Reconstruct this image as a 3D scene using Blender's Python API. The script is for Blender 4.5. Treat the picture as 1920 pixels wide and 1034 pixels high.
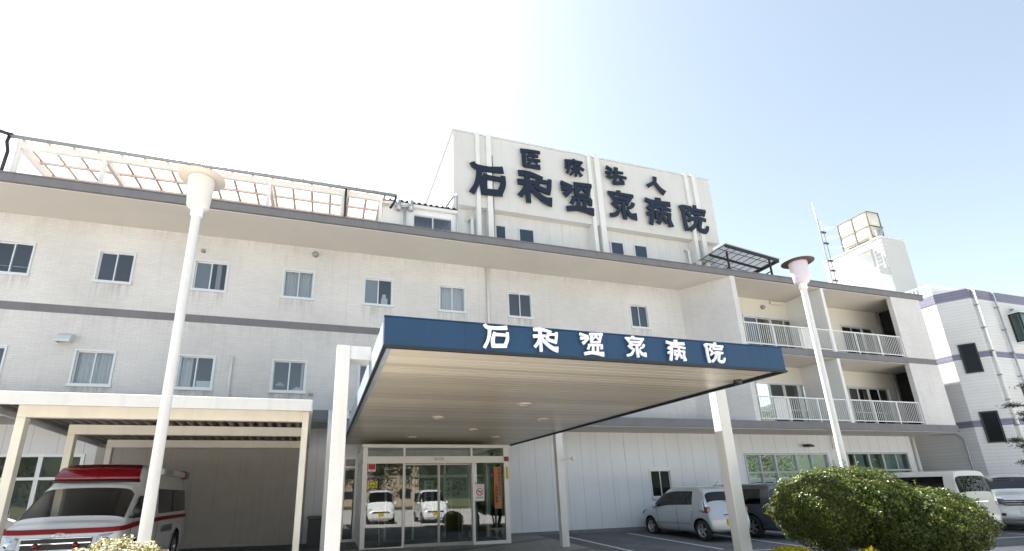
import bpy, bmesh, math, random
import numpy as np
from mathutils import Matrix, Vector
random.seed(7); rng = np.random.default_rng(7)
R_ = math.radians
scn = bpy.context.scene
COL = scn.collection
for o in list(bpy.data.objects): bpy.data.objects.remove(o)

# ---------------------------------------------------------------- camera
cam_d = bpy.data.cameras.new('camera'); cam = bpy.data.objects.new('camera', cam_d); COL.objects.link(cam)
scn.camera = cam
YAW, PIT, ROL = 0.3096131, 0.2913534, -0.0253790
fw = Vector((math.sin(YAW)*math.cos(PIT), math.cos(YAW)*math.cos(PIT), math.sin(PIT)))
r0 = Vector((math.cos(YAW), -math.sin(YAW), 0)); u0 = r0.cross(fw)
rt = r0*math.cos(ROL) + u0*math.sin(ROL); up = -r0*math.sin(ROL) + u0*math.cos(ROL)
m = Matrix.Identity(4)
for i in range(3):
    m[i][0], m[i][1], m[i][2] = rt[i], up[i], -fw[i]
m[2][3] = 1.5
cam.matrix_world = m
cam_d.sensor_width = 36; cam_d.lens = 919.39/1920*36
cam_d.shift_x = (960-900.6)/1920; cam_d.shift_y = (648.77-517)/1920
cam_d.clip_start = 0.05; cam_d.clip_end = 4000

# ---------------------------------------------------------------- sky, sun, exposure
SUN_EL, SUN_AZ = R_(54), R_(-24.2)        # azimuth from +Y towards +X
sd = Vector((math.sin(SUN_AZ)*math.cos(SUN_EL), math.cos(SUN_AZ)*math.cos(SUN_EL), math.sin(SUN_EL)))
w = bpy.data.worlds.new('World'); scn.world = w; w.use_nodes = True
nt = w.node_tree; bg = nt.nodes['Background']
sky = nt.nodes.new('ShaderNodeTexSky'); sky.sky_type = 'NISHITA'; sky.sun_disc = False
sky.sun_elevation = SUN_EL; sky.sun_rotation = SUN_AZ
sky.air_density = 1.0; sky.dust_density = 1.6; sky.ozone_density = 1.0; sky.altitude = 300
hsv = nt.nodes.new('ShaderNodeHueSaturation'); hsv.inputs['Hue'].default_value = .484; hsv.inputs['Saturation'].default_value = .62   # hazy, pale spring sky
nt.links.new(sky.outputs[0], hsv.inputs['Color']); nt.links.new(hsv.outputs[0], bg.inputs[0]); bg.inputs[1].default_value = 0.061
sl = bpy.data.lights.new('sun', 'SUN'); sl.energy = 5.0; sl.angle = R_(0.5); sl.color = (1, .965, .91)
so = bpy.data.objects.new('sun', sl); COL.objects.link(so)
so.rotation_euler = sd.to_track_quat('Z', 'Y').to_euler()
scn.view_settings.view_transform = 'Standard'; scn.view_settings.look = 'None'
scn.view_settings.exposure = 2.22; scn.view_settings.gamma = 1
scn.cycles.max_bounces = 8; scn.cycles.diffuse_bounces = 4; scn.cycles.transparent_max_bounces = 12
scn.cycles.use_denoising = True

# ---------------------------------------------------------------- helpers
class MB:
    "collects faces; build() links them as ONE mesh object"
    def __init__(s): s.v=[]; s.f=[]; s.m=[]; s.sm=[]
    def face(s, pts, mi=0, smooth=False):
        b=len(s.v); s.v += [tuple(p) for p in pts]; s.f.append(tuple(range(b,b+len(pts)))); s.m.append(mi); s.sm.append(smooth)
    def grid(s, rows, mi=0, smooth=True, close=False):
        b=len(s.v); n=len(rows[0])
        for r in rows: s.v += [tuple(p) for p in r]
        for i in range(len(rows)-1):
            for j in range(n if close else n-1):
                k=(j+1)%n
                s.f.append((b+i*n+j, b+i*n+k, b+(i+1)*n+k, b+(i+1)*n+j)); s.m.append(mi); s.sm.append(smooth)
        return b
    def box(s, x0,x1,y0,y1,z0,z1, mi=0, T=None):
        c=[(x0,y0,z0),(x1,y0,z0),(x1,y1,z0),(x0,y1,z0),(x0,y0,z1),(x1,y0,z1),(x1,y1,z1),(x0,y1,z1)]
        if T: c=[T(p) for p in c]
        b=len(s.v); s.v += c
        for f in ((0,3,2,1),(4,5,6,7),(0,1,5,4),(1,2,6,5),(2,3,7,6),(3,0,4,7)):
            s.f.append(tuple(b+i for i in f)); s.m.append(mi); s.sm.append(False)
    def prism(s, xy, z0, z1, mi=0):
        n=len(xy); b=len(s.v)
        s.v += [(x,y,z0) for x,y in xy]+[(x,y,z1) for x,y in xy]
        s.f += [tuple(b+i for i in range(n))[::-1], tuple(b+n+i for i in range(n))]; s.m += [mi]*2; s.sm += [False]*2
        for i in range(n):
            j=(i+1)%n; s.f.append((b+i,b+j,b+n+j,b+n+i)); s.m.append(mi); s.sm.append(False)
    def bar(s, a, b, wd, hd=None, mi=0, upv=(0,0,1)):
        "square bar from a to b"
        a=Vector(a); b=Vector(b); d=(b-a).normalized(); u=Vector(upv)
        if abs(d.dot(u))>.99: u=Vector((0,1,0))
        sx=d.cross(u).normalized()*wd/2; sy=sx.cross(d).normalized()*(hd or wd)/2
        q=[-sx-sy, sx-sy, sx+sy, -sx+sy]; k=len(s.v)
        s.v += [tuple(a+i) for i in q]+[tuple(b+i) for i in q]
        for f in ((0,3,2,1),(4,5,6,7),(0,1,5,4),(1,2,6,5),(2,3,7,6),(3,0,4,7)):
            s.f.append(tuple(k+i for i in f)); s.m.append(mi); s.sm.append(False)
    def tube(s, pts, r, n=10, mi=0, cap=True):
        pts=[Vector(p) for p in pts]; rows=[]
        rr = r if isinstance(r,(list,tuple)) else [r]*len(pts)
        prev=None
        for i,p in enumerate(pts):
            d=(pts[min(i+1,len(pts)-1)]-pts[max(i-1,0)]).normalized()
            u = prev if prev is not None and abs(d.dot(prev))<.95 else (Vector((1,0,0)) if abs(d.x)<.9 else Vector((0,1,0)))
            a=d.cross(u).normalized(); c=d.cross(a); prev=a.cross(d)
            rows.append([p+rr[i]*(a*math.cos(t)+c*math.sin(t)) for t in [2*math.pi*k/n for k in range(n)]])
        b=s.grid(rows, mi, True, True)
        if cap:
            e=b+(len(rows)-1)*n
            s.f += [tuple(b+i for i in range(n))[::-1], tuple(e+i for i in range(n))]; s.m += [mi]*2; s.sm += [False]*2
    def lathe(s, prof, c=(0,0,0), n=28, mi=0, axis='z', smooth=True):
        rows=[]
        for r,h in prof:
            row=[]
            for k in range(n):
                t=2*math.pi*k/n; x,y=r*math.cos(t), r*math.sin(t)
                row.append((c[0]+x,c[1]+y,c[2]+h) if axis=='z' else ((c[0]+h,c[1]+x,c[2]+y) if axis=='x' else (c[0]+y,c[1]+h,c[2]+x)))
            rows.append(row)
        s.grid(rows, mi, smooth, True)
    def build(s, name, mats, parent=None, bevel=0, local=False, recalc=True):
        me=bpy.data.meshes.new(name); me.from_pydata(s.v, [], s.f)
        for mm in (mats if isinstance(mats,(list,tuple)) else [mats]): me.materials.append(mm)
        me.polygons.foreach_set('material_index', s.m); me.polygons.foreach_set('use_smooth', s.sm)
        if recalc:
            bm=bmesh.new(); bm.from_mesh(me)
            bmesh.ops.recalc_face_normals(bm, faces=bm.faces); bm.to_mesh(me); bm.free()
        me.update()
        o=bpy.data.objects.new(name, me); COL.objects.link(o)
        if parent:
            o.parent=parent
            if not local:
                q=parent; off=Vector(q.location)
                while q.parent: q=q.parent; off+=Vector(q.location)
                o.location=-off
        if bevel:
            b=o.modifiers.new('bevel','BEVEL'); b.width=bevel; b.segments=2; b.limit_method='ANGLE'; b.angle_limit=R_(40)
            b.harden_normals=False
        return o

def thing(name, label, cat, loc=(0,0,0), rz=0, group=None):
    o=bpy.data.objects.new(name, None); COL.objects.link(o); o.empty_display_size=.3
    o.location=loc; o.rotation_euler=(0,0,rz); o['label']=label; o['category']=cat
    if group: o['group']=group
    return o
def tag(o, label, cat, group=None):
    o['label']=label; o['category']=cat
    if group: o['group']=group
    return o
def copy_thing(root, loc, rz, label, group=None):
    "a thing with copies of its parts and sub-parts"
    r=root.copy(); COL.objects.link(r); r.location=loc; r.rotation_euler=(0,0,rz); r['label']=label
    if group: r['group']=group
    def rec(src, dst):
        for ch in src.children:
            c=ch.copy(); COL.objects.link(c); c.parent=dst; rec(ch, c)
    rec(root, r)
    return r

# ---------------------------------------------------------------- materials
def nodes(name):
    mt=bpy.data.materials.new(name); mt.use_nodes=True; t=mt.node_tree; return mt, t, t.nodes['Principled BSDF']
def mat(name, col, rough=.6, metal=0, var=.06, scale=3.0, bump=0, bscale=60, spec=.5, streak=0, coat=0):
    mt,t,p=nodes(name); N=t.nodes.new; L=t.links.new
    p.inputs['Roughness'].default_value=rough; p.inputs['Metallic'].default_value=metal
    p.inputs['Specular IOR Level'].default_value=spec; p.inputs['Coat Weight'].default_value=coat
    p.inputs['Coat Roughness'].default_value=.05
    tc=N('ShaderNodeTexCoord')
    n=N('ShaderNodeTexNoise'); n.inputs['Scale'].default_value=scale; n.inputs['Detail'].default_value=6; n.inputs['Roughness'].default_value=.65
    L(tc.outputs['Object'], n.inputs['Vector'])
    mr=N('ShaderNodeMapRange'); mr.inputs[1].default_value=.3; mr.inputs[2].default_value=.7
    mr.inputs[3].default_value=1-var; mr.inputs[4].default_value=1+var*.6
    L(n.outputs[0], mr.inputs[0])
    fac=mr.outputs[0]
    if streak:
        mp=N('ShaderNodeMapping'); mp.inputs['Scale'].default_value=(6,6,.35); L(tc.outputs['Object'], mp.inputs['Vector'])
        n2=N('ShaderNodeTexNoise'); n2.inputs['Scale'].default_value=1.3; n2.inputs['Detail'].default_value=5; L(mp.outputs[0], n2.inputs['Vector'])
        m2=N('ShaderNodeMapRange'); m2.inputs[1].default_value=.52; m2.inputs[2].default_value=.78; m2.inputs[3].default_value=1; m2.inputs[4].default_value=1-streak
        L(n2.outputs[0], m2.inputs[0]); mu=N('ShaderNodeMath'); mu.operation='MULTIPLY'; L(fac,mu.inputs[0]); L(m2.outputs[0],mu.inputs[1]); fac=mu.outputs[0]
    mx=N('ShaderNodeMix'); mx.data_type='RGBA'; mx.blend_type='MULTIPLY'; mx.inputs[0].default_value=1
    mx.inputs[6].default_value=(*col,1); L(fac, mx.inputs[7]); L(mx.outputs[2], p.inputs['Base Color'])
    if bump:
        nb=N('ShaderNodeTexNoise'); nb.inputs['Scale'].default_value=bscale; nb.inputs['Detail'].default_value=4; L(tc.outputs['Object'], nb.inputs['Vector'])
        b=N('ShaderNodeBump'); b.inputs['Strength'].default_value=bump; b.inputs['Distance'].default_value=.01; L(nb.outputs[0], b.inputs['Height']); L(b.outputs[0], p.inputs['Normal'])
    return mt
def brick(name, ux, uy, col1, col2, mortar, bw=.22, rh=.065, ms=.006, bumpd=.004, streak=.10):
    "brick-tile cladding; wall coordinate u = ux*x + uy*y, v = z"
    mt,t,p=nodes(name); N=t.nodes.new; L=t.links.new
    tc=N('ShaderNodeTexCoord'); s=N('ShaderNodeSeparateXYZ'); L(tc.outputs['Object'], s.inputs[0])
    a=N('ShaderNodeMath'); a.operation='MULTIPLY'; a.inputs[1].default_value=ux; L(s.outputs[0], a.inputs[0])
    b=N('ShaderNodeMath'); b.operation='MULTIPLY_ADD'; b.inputs[1].default_value=uy; L(s.outputs[1], b.inputs[0]); L(a.outputs[0], b.inputs[2])
    c=N('ShaderNodeCombineXYZ'); L(b.outputs[0], c.inputs[0]); L(s.outputs[2], c.inputs[1])
    bt=N('ShaderNodeTexBrick'); L(c.outputs[0], bt.inputs['Vector']); bt.inputs['Scale'].default_value=1
    bt.inputs['Brick Width'].default_value=bw; bt.inputs['Row Height'].default_value=rh; bt.inputs['Mortar Size'].default_value=ms
    bt.inputs['Color1'].default_value=(*col1,1); bt.inputs['Color2'].default_value=(*col2,1); bt.inputs['Mortar'].default_value=(*mortar,1)
    bt.inputs['Mortar Smooth'].default_value=.2; bt.inputs['Bias'].default_value=-.2
    n=N('ShaderNodeTexNoise'); n.inputs['Scale'].default_value=.55; n.inputs['Detail'].default_value=7; L(tc.outputs['Object'], n.inputs['Vector'])
    mr=N('ShaderNodeMapRange'); mr.inputs[1].default_value=.35; mr.inputs[2].default_value=.7; mr.inputs[3].default_value=.9; mr.inputs[4].default_value=1.04; L(n.outputs[0], mr.inputs[0])
    mp=N('ShaderNodeMapping'); mp.inputs['Scale'].default_value=(5,5,.3); L(tc.outputs['Object'], mp.inputs['Vector'])
    n2=N('ShaderNodeTexNoise'); n2.inputs['Scale'].default_value=1.2; n2.inputs['Detail'].default_value=6; L(mp.outputs[0], n2.inputs['Vector'])
    m2=N('ShaderNodeMapRange'); m2.inputs[1].default_value=.55; m2.inputs[2].default_value=.8; m2.inputs[3].default_value=1; m2.inputs[4].default_value=1-streak; L(n2.outputs[0], m2.inputs[0])
    mu=N('ShaderNodeMath'); mu.operation='MULTIPLY'; L(mr.outputs[0],mu.inputs[0]); L(m2.outputs[0],mu.inputs[1])
    mx=N('ShaderNodeMix'); mx.data_type='RGBA'; mx.blend_type='MULTIPLY'; mx.inputs[0].default_value=1
    L(bt.outputs[0], mx.inputs[6]); L(mu.outputs[0], mx.inputs[7]); L(mx.outputs[2], p.inputs['Base Color'])
    p.inputs['Roughness'].default_value=.55
    bp=N('ShaderNodeBump'); bp.inputs['Strength'].default_value=.6; bp.inputs['Distance'].default_value=bumpd; bp.invert=True
    L(bt.outputs['Fac'], bp.inputs['Height']); L(bp.outputs[0], p.inputs['Normal'])
    return mt
def glass(name, tint, base=.07, rough=.02, wave=0.0, refl=(.95,.97,1)):
    mt=bpy.data.materials.new(name); mt.use_nodes=True; t=mt.node_tree; N=t.nodes.new; L=t.links.new
    t.nodes.remove(t.nodes['Principled BSDF']); out=t.nodes['Material Output']
    tr=N('ShaderNodeBsdfTransparent'); tr.inputs[0].default_value=(*tint,1)
    g=N('ShaderNodeBsdfGlossy'); g.inputs['Roughness'].default_value=rough; g.inputs[0].default_value=(*refl,1)
    fr=N('ShaderNodeFresnel'); fr.inputs[0].default_value=1.52
    ad=N('ShaderNodeMath'); ad.operation='ADD'; ad.use_clamp=True; ad.inputs[1].default_value=base; L(fr.outputs[0], ad.inputs[0])
    mx=N('ShaderNodeMixShader'); L(ad.outputs[0], mx.inputs[0]); L(tr.outputs[0], mx.inputs[1]); L(g.outputs[0], mx.inputs[2]); L(mx.outputs[0], out.inputs[0])
    if wave:
        tc=N('ShaderNodeTexCoord'); n=N('ShaderNodeTexNoise'); n.inputs['Scale'].default_value=1.3; n.inputs['Detail'].default_value=1; L(tc.outputs['Object'], n.inputs['Vector'])
        b=N('ShaderNodeBump'); b.inputs['Strength'].default_value=wave; b.inputs['Distance'].default_value=.02; L(n.outputs[0], b.inputs['Height']); L(b.outputs[0], g.inputs['Normal'])
    return mt
def emis(name, col, s):
    mt,t,p=nodes(name); p.inputs['Base Color'].default_value=(*col,1); p.inputs['Emission Color'].default_value=(*col,1); p.inputs['Emission Strength'].default_value=s
    return mt
def stainmat(name, col, amt):
    mt,t,p=nodes(name); N=t.nodes.new; L=t.links.new
    p.inputs['Base Color'].default_value=(*col,1); p.inputs['Roughness'].default_value=.8
    tc=N('ShaderNodeTexCoord'); s=N('ShaderNodeSeparateXYZ'); L(tc.outputs['Generated'], s.inputs[0])
    mp=N('ShaderNodeMapping'); mp.inputs['Scale'].default_value=(11,11,.9); L(tc.outputs['Object'], mp.inputs['Vector'])
    n=N('ShaderNodeTexNoise'); n.inputs['Scale'].default_value=1; n.inputs['Detail'].default_value=4; L(mp.outputs[0], n.inputs['Vector'])
    r=N('ShaderNodeMapRange'); r.inputs[1].default_value=.42; r.inputs[2].default_value=.68; L(n.outputs[0], r.inputs[0])
    w_=N('ShaderNodeMath'); w_.operation='POWER'; w_.inputs[1].default_value=1.4; L(s.outputs[2], w_.inputs[0])
    a=N('ShaderNodeMath'); a.operation='MULTIPLY'; L(r.outputs[0], a.inputs[0]); L(w_.outputs[0], a.inputs[1])
    b=N('ShaderNodeMath'); b.operation='MULTIPLY'; b.inputs[1].default_value=amt; L(a.outputs[0], b.inputs[0]); L(b.outputs[0], p.inputs['Alpha'])
    return mt
def translucent(name, col, clear=.3):
    mt=bpy.data.materials.new(name); mt.use_nodes=True; t=mt.node_tree; N=t.nodes.new; L=t.links.new
    t.nodes.remove(t.nodes['Principled BSDF']); out=t.nodes['Material Output']
    a=N('ShaderNodeBsdfTranslucent'); a.inputs[0].default_value=(*col,1)
    d=N('ShaderNodeBsdfTransparent'); d.inputs[0].default_value=(*col,1)
    mx=N('ShaderNodeMixShader'); mx.inputs[0].default_value=clear; L(a.outputs[0],mx.inputs[1]); L(d.outputs[0],mx.inputs[2]); L(mx.outputs[0],out.inputs[0])
    return mt
def leafmat(name, cols, rough=.35, trans=.35, spec=.5):
    mt,t,p=nodes(name); N=t.nodes.new; L=t.links.new
    g=N('ShaderNodeNewGeometry'); cr=N('ShaderNodeValToRGB'); L(g.outputs['Random Per Island'], cr.inputs[0])
    e=cr.color_ramp.elements
    for i,(pos,c) in enumerate(cols):
        if i<2: e[i].position=pos; e[i].color=(*c,1)
        else: k=e.new(pos); k.color=(*c,1)
    L(cr.outputs[0], p.inputs['Base Color']); p.inputs['Roughness'].default_value=rough; p.inputs['Specular IOR Level'].default_value=spec
    tl=N('ShaderNodeBsdfTranslucent'); hs=N('ShaderNodeHueSaturation'); hs.inputs['Value'].default_value=1.6; hs.inputs['Hue'].default_value=.48
    L(cr.outputs[0], hs.inputs['Color']); L(hs.outputs[0], tl.inputs[0])
    mx=N('ShaderNodeMixShader'); mx.inputs[0].default_value=trans; L(p.outputs[0],mx.inputs[1]); L(tl.outputs[0],mx.inputs[2]); L(mx.outputs[0], t.nodes['Material Output'].inputs[0])
    return mt

W_BRICK=brick('white_brick_tile',1,0,(.69,.675,.672),(.635,.622,.62),(.575,.562,.56))
W_BRICK_D=brick('white_brick_tile_slanted',.51,-.86,(.69,.675,.672),(.635,.622,.62),(.575,.562,.56))
W_BRICK_Y=brick('white_brick_tile_side',0,1,(.69,.675,.672),(.635,.622,.62),(.575,.562,.56))
GREYBAND=mat('grey_painted_band',(.178,.177,.192),.7,var=.12,scale=2,bump=.1,streak=.12)
SOFFIT=mat('painted_soffit',(.60,.57,.52),.75,var=.05,scale=.8,streak=0)
CREAM=mat('cream_render',(.68,.65,.58),.7,var=.04,scale=1)
PANEL=mat('white_wall_panel',(.78,.785,.80),.5,var=.04,scale=.9,streak=.07)
SEAM=mat('panel_seam',(.56,.56,.59),.8)
PLINTH=mat('concrete_plinth',(.22,.225,.23),.85,var=.2,scale=2,bump=.3)
DARK=mat('dark_interior',(.035,.033,.032),.9)
ROOM=mat('room_wall',(.22,.21,.2),.9)
WHITE=mat('white_paint',(.74,.74,.73),.4,var=.04,scale=1.5,streak=.06)
COLW=mat('white_post_paint',(.72,.715,.70),.35,var=.05,scale=2,streak=.08)
ALU=mat('aluminium_frame',(.72,.73,.74),.35,.35,var=.04)
ALUD=mat('grey_frame',(.30,.31,.32),.4,.3,var=.05)
PIPEW=mat('white_pipe',(.74,.74,.72),.4,var=.06)
PIPEG=mat('galvanised_pipe',(.45,.47,.5),.4,.5,var=.1)
BLACKP=mat('black_plastic',(.02,.02,.022),.45,var=.1)
GLASS=glass('window_glass',(.74,.80,.83),.07,.015,.12)
GLASSG=glass('green_window_glass',(.52,.66,.64),.02,.02,.15,(.55,.62,.62))
GLASSE=glass('entrance_glass',(.74,.78,.78),.035,.01)
CURT=mat('pale_curtain',(.72,.70,.70),.9,var=.05)
CURTB=mat('beige_curtain',(.50,.40,.27),.9,var=.08)
NAVY=mat('navy_letter',(.007,.013,.030),.4,var=.1)
BLUE=mat('blue_fascia_panel',(.010,.047,.112),.5,var=.16,scale=1.2,streak=.2)
LETW=mat('white_letter',(.84,.87,.92),.35,var=.03)
ASPH=mat('asphalt',(.13,.133,.138),.85,var=.28,scale=1.1,bump=.5,bscale=140)
LINE=mat('road_line_paint',(.72,.72,.70),.7,var=.25,scale=9)
PAVE=brick('entrance_paving',1,0,(.25,.24,.23),(.21,.20,.19),(.12,.12,.12))
TYRE=mat('tyre_rubber',(.02,.02,.021),.75); RIM=mat('alloy_rim',(.55,.56,.58),.3,.8); CHROME=mat('chrome',(.8,.8,.82),.12,1,var=.01)
REDL=mat('red_lens',(.20,.004,.010),.15,var=.15,scale=7,coat=.6); CLEARL=mat('clear_lens',(.6,.62,.64),.1,.3,coat=.5)
PLATEY=mat('yellow_plate',(.75,.50,.02),.4); PLATEW=mat('white_plate',(.78,.78,.76),.4); PLATET=mat('plate_text',(.02,.05,.03),.6)
CARG=glass('car_glass',(.10,.115,.125),.0,.01)
AMBG=glass('ambulance_glass',(.03,.032,.035),.0,.01,0,(.28,.30,.32))
CARGD=glass('dark_car_glass',(.03,.032,.035),.0,.01)
def paint(name,c,metal=.0,rough=.3): return mat(name,c,rough,metal,var=.02,scale=2,coat=.8)
# ---------------------------------------------------------------- ground
def gz(x,y):
    yy=min(max(y,9.5),17); return -.17-.013*min(max(x,-12),30)+.025*yy
xs=[-400,-60,-12,0,4,8,12,16,20,24,30,60,400]; ys=[-400,-60,-20,-6,0,4,8,9.5,11,13,15,17,24,60,400]
def sheet(name, m_, xs, ys, dz=0):
    g=MB(); g.grid([[(x,y,gz(x,y)+dz) for x in xs] for y in ys], 0, True)
    return g.build(name, m_)
o=sheet('ground', mat('dry_grass_ground',(.13,.14,.07),.95,var=.3,scale=.4), xs, ys); o['kind']='structure'
o=sheet('forecourt', mat('sunlit_forecourt_concrete',(.485,.452,.415),.9,var=.15,scale=.6,bump=.2), [-60,-30,-12,0,4,8,12,16,20,24,30,45,70], [-27,-11,-6,0,4,8,9.5,12], .004); o['kind']='structure'
o=sheet('parking_lot', ASPH, [-60,-20,-12,0,4,8,12,16,20,24,30,60], [8.9,9.5,11,13,15,17,24,40], .009); o['kind']='structure'
o=sheet('paving', PAVE, [.35,2,4,6,6.75], [3.0,5,8,9.5,11,13.0,15.7], .021); o['kind']='structure'
g=MB()
def stripe(a,b,wd=.11):
    a=Vector(a); b=Vector(b); d=(b-a).normalized(); n=Vector((-d.y,d.x))*wd/2; k=8; rows=[]
    for i in range(k+1):
        p=a.lerp(b,i/k); rows.append([(q.x,q.y,gz(q.x,q.y)+.015) for q in (p-n,p+n)])
    g.grid(rows,0,False)
for x,y0,y1 in ((7.42,10.9,15.1),(9.78,10.9,15.2),(12.15,10.6,15.2),(14.6,10.6,15.2),(17.0,10.6,15.2),(18.6,10.4,15.2),(21.15,10.4,15.2),(23.6,10.4,15.2)):
    stripe((x,y0),(x+.06,y1))
stripe((7.9,10.55),(9.2,10.5),.09); stripe((9.6,10.5),(12.9,10.45),.09); stripe((13.3,10.4),(15.6,10.4),.09); stripe((18.5,10.25),(24,10.15),.09)
o=g.build('road_markings', LINE); o['kind']='structure'

o=sheet('bounce_cut_bed', mat('bounce_cut_soil',(.055,.05,.03),.95,var=.5,scale=6,bump=.6,bscale=40), [4.9,5.6,6.5,7.5,8.5,9.6], [2.6,3.5,5,6.5,7.4], .03); o['kind']='structure'  # dark soil patch added to cut ground bounce on the big shrub
# ---------------------------------------------------------------- hospital building
YB, YP, YF = 15.85, 15.75, 14.10       # brick wall, ground-floor wall, slab edge
B=thing('hospital_building','long white brick hospital with grey slab edges, balconies and a rooftop sign block','building',(6,15.85,0))
def holes_wall(mb, x0,x1,z0,z1,y,holes,depth=.12,mi=0,mr=None):
    X=sorted({x0,x1,*[h[0] for h in holes],*[h[1] for h in holes]}); Z=sorted({z0,z1,*[h[2] for h in holes],*[h[3] for h in holes]})
    X=[x for x in X if x0<=x<=x1]; Z=[z for z in Z if z0<=z<=z1]
    for a,b in zip(X,X[1:]):
        for c,d in zip(Z,Z[1:]):
            xm,zm=(a+b)/2,(c+d)/2
            if any(h[0]<xm<h[1] and h[2]<zm<h[3] for h in holes): continue
            mb.face([(a,y,c),(b,y,c),(b,y,d),(a,y,d)],mi)
    for a,b,c,d in holes:
        q=y+depth; k=mi if mr is None else mr
        mb.face([(a,y,c),(a,q,c),(a,q,d),(a,y,d)],k); mb.face([(b,y,c),(b,y,d),(b,q,d),(b,q,c)],k)
        mb.face([(a,y,d),(a,q,d),(b,q,d),(b,y,d)],k); mb.face([(a,y,c),(b,y,c),(b,q,c),(a,q,c)],k)
# windows of the two upper floors: x0,x1,z0,z1,look
W3=[(-9.2,-8.27,'bar'),(-6.7,-5.78,'dark'),(-4.18,-3.23,'screen'),(-1.6,-.65,'curtain'),(.96,1.94,'shelf'),(3.58,4.55,'curtain2'),(6.2,7.15,'dark'),(11.45,12.28,'narrow')]
W2=[(-9.25,-8.31,'dark'),(-6.75,-5.8,'curtain'),(-4.21,-3.26,'half'),(-1.66,-.67,'items'),(.92,1.9,'dark')]
UP=[(a,b,7.70,8.68,k) for a,b,k in W3]+[(a,b,4.61,5.60,k) for a,b,k in W2]
mb=MB(); holes_wall(mb,-14,14.0,3.79,9.57,YB,[u[:4] for u in UP])
mb.build('brick_wall',W_BRICK,B,recalc=False)
mb=MB(); mb.prism([(14.0,YB),(15.04,YF+.01),(15.26,YF+.01),(14.3,YB+.2)],3.79,9.57); mb.build('slanted_brick_wall',W_BRICK_D,B)
mb=MB(); mb.box(-14,1.55,YB-.018,YB+.02,6.64,6.87); mb.build('grey_band',GREYBAND,B)
def window(x0,x1,z0,z1,y,kind,slide=1,fr=ALU,gl=GLASS,proud=.025):
    f=MB(); t=.045; ya,yb=y-proud,y+.10
    e=.02
    f.box(x0-e,x0+t-e,ya,yb,z0-e,z1+e); f.box(x1-t+e,x1+e,ya,yb,z0-e,z1+e)
    f.box(x0+t-e,x1-t+e,ya,yb,z1-t+e,z1+e); f.box(x0-.04,x1+.04,ya-.03,yb,z0-e-.035,z0+t-e)
    xm=(x0+x1)/2; iy=y+.03; s=.032
    for (a,b,q) in ((x0+t-e,xm+.02,iy+.028),(xm-.02,x1-t+e,iy)):
        f.box(a,a+s,q,q+.026,z0+t-e,z1-t+e); f.box(b-s,b,q,q+.026,z0+t-e,z1-t+e)
        f.box(a+s,b-s,q,q+.026,z0+t-e,z0+t+s-e); f.box(a+s,b-s,q,q+.026,z1-t-s+e,z1-t+e)
    W=f.build('window',fr,B)
    p=MB(); p.face([(x0+t,iy+.04,z0+t),(xm,iy+.04,z0+t),(xm,iy+.04,z1-t),(x0+t,iy+.04,z1-t)]); p.face([(xm,iy+.012,z0+t),(x1-t,iy+.012,z0+t),(x1-t,iy+.012,z1-t),(xm,iy+.012,z1-t)])
    p.build('glass',gl,W)
    def curtain(a,b,c,d,m_,n=7,amp=.03,yy=.2):
        k=MB(); N=n*6
        k.grid([[(a+(b-a)*i/N, y+yy+amp*math.sin(i/6*2*math.pi)+.006*math.sin(i*1.7), z) for i in range(N+1)] for z in (c,d)],0,True); k.build('curtain',m_,W)
    if kind in('curtain','curtain2'): curtain(x0+.02,x1-.02,z0,z1,CURT,9 if kind=='curtain' else 12)
    if kind=='screen': 
        k=MB(); k.box(x0+t,xm,iy+.05,iy+.056,z0+t,z1-t); k.build('insect_screen',ALUD,W); curtain(xm+.12,x1-.22,z0,z1,CURT,3)
    if kind=='half': curtain(x0+.02,x0+.34,z0,z1,CURTB if 0 else CURT,4); k=MB(); k.box(xm+.02,x1-.05,y+.16,y+.19,z0,z0+.27); k.build('window_sheet',WHITE,W)
    if kind=='bar':
        k=MB(); k.tube([(x0+.05,y+.16,z0+.28),(x1-.05,y+.16,z0+.28)],.014); k.build('guard_bar',ALU,W)
    if kind=='shelf':
        k=MB(); k.box(x0+t,xm,iy+.05,iy+.056,z0+t,z1-t); k.build('insect_screen',ALUD,W)
        k=MB(); k.box(xm+.12,xm+.34,y+.2,y+.4,z0,z0+.34); k.box(xm+.16,xm+.28,y+.2,y+.4,z0+.35,z0+.48); k.build('stored_box',WHITE,W)
    if kind=='items':
        curtain(x1-.16,x1-.03,z0,z1,CURT,2)
        k=MB()
        for cx,cz,r in ((x0+.23,z0+.26,.13),(xm+.25,z0+.12,.16)): k.lathe([(0,-.05),(r,-.05),(r*1.05,0),(r*.6,.06),(r*.25,.10),(0,.1)],(cx,y+.3,cz),16)
        k.build('stored_item',WHITE,W)
    return W
RAIN=stainmat('rain_stain',(.26,.25,.23),.24)
for i,u in enumerate(UP):
    W_=window(*u[:4],YB,u[4])
    k=MB(); ln=.55+.3*((i*37)%10)/10
    for a,b in ((u[0]-.06,u[0]+.10),(u[1]-.10,u[1]+.06),(u[0]+.1,u[1]-.1)): k.face([(a,YB-.0015,u[2]-.06-ln),(b,YB-.0015,u[2]-.06-ln),(b,YB-.0015,u[2]-.055),(a,YB-.0015,u[2]-.055)])
    k.build('sill_stain',RAIN,W_)
k=MB(); k.face([(-14,YB-.0012,9.05),(13.95,YB-.0012,9.05),(13.95,YB-.0012,9.54),(-14,YB-.0012,9.54)]); k.build('eaves_stain',stainmat('eaves_stain',(.32,.305,.28),.11),B)
k=MB(); k.face([(-14,YB-.0012,6.0),(1.5,YB-.0012,6.0),(1.5,YB-.0012,6.638),(-14,YB-.0012,6.638)]); k.build('band_stain',stainmat('band_stain',(.30,.29,.275),.09),B)
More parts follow.
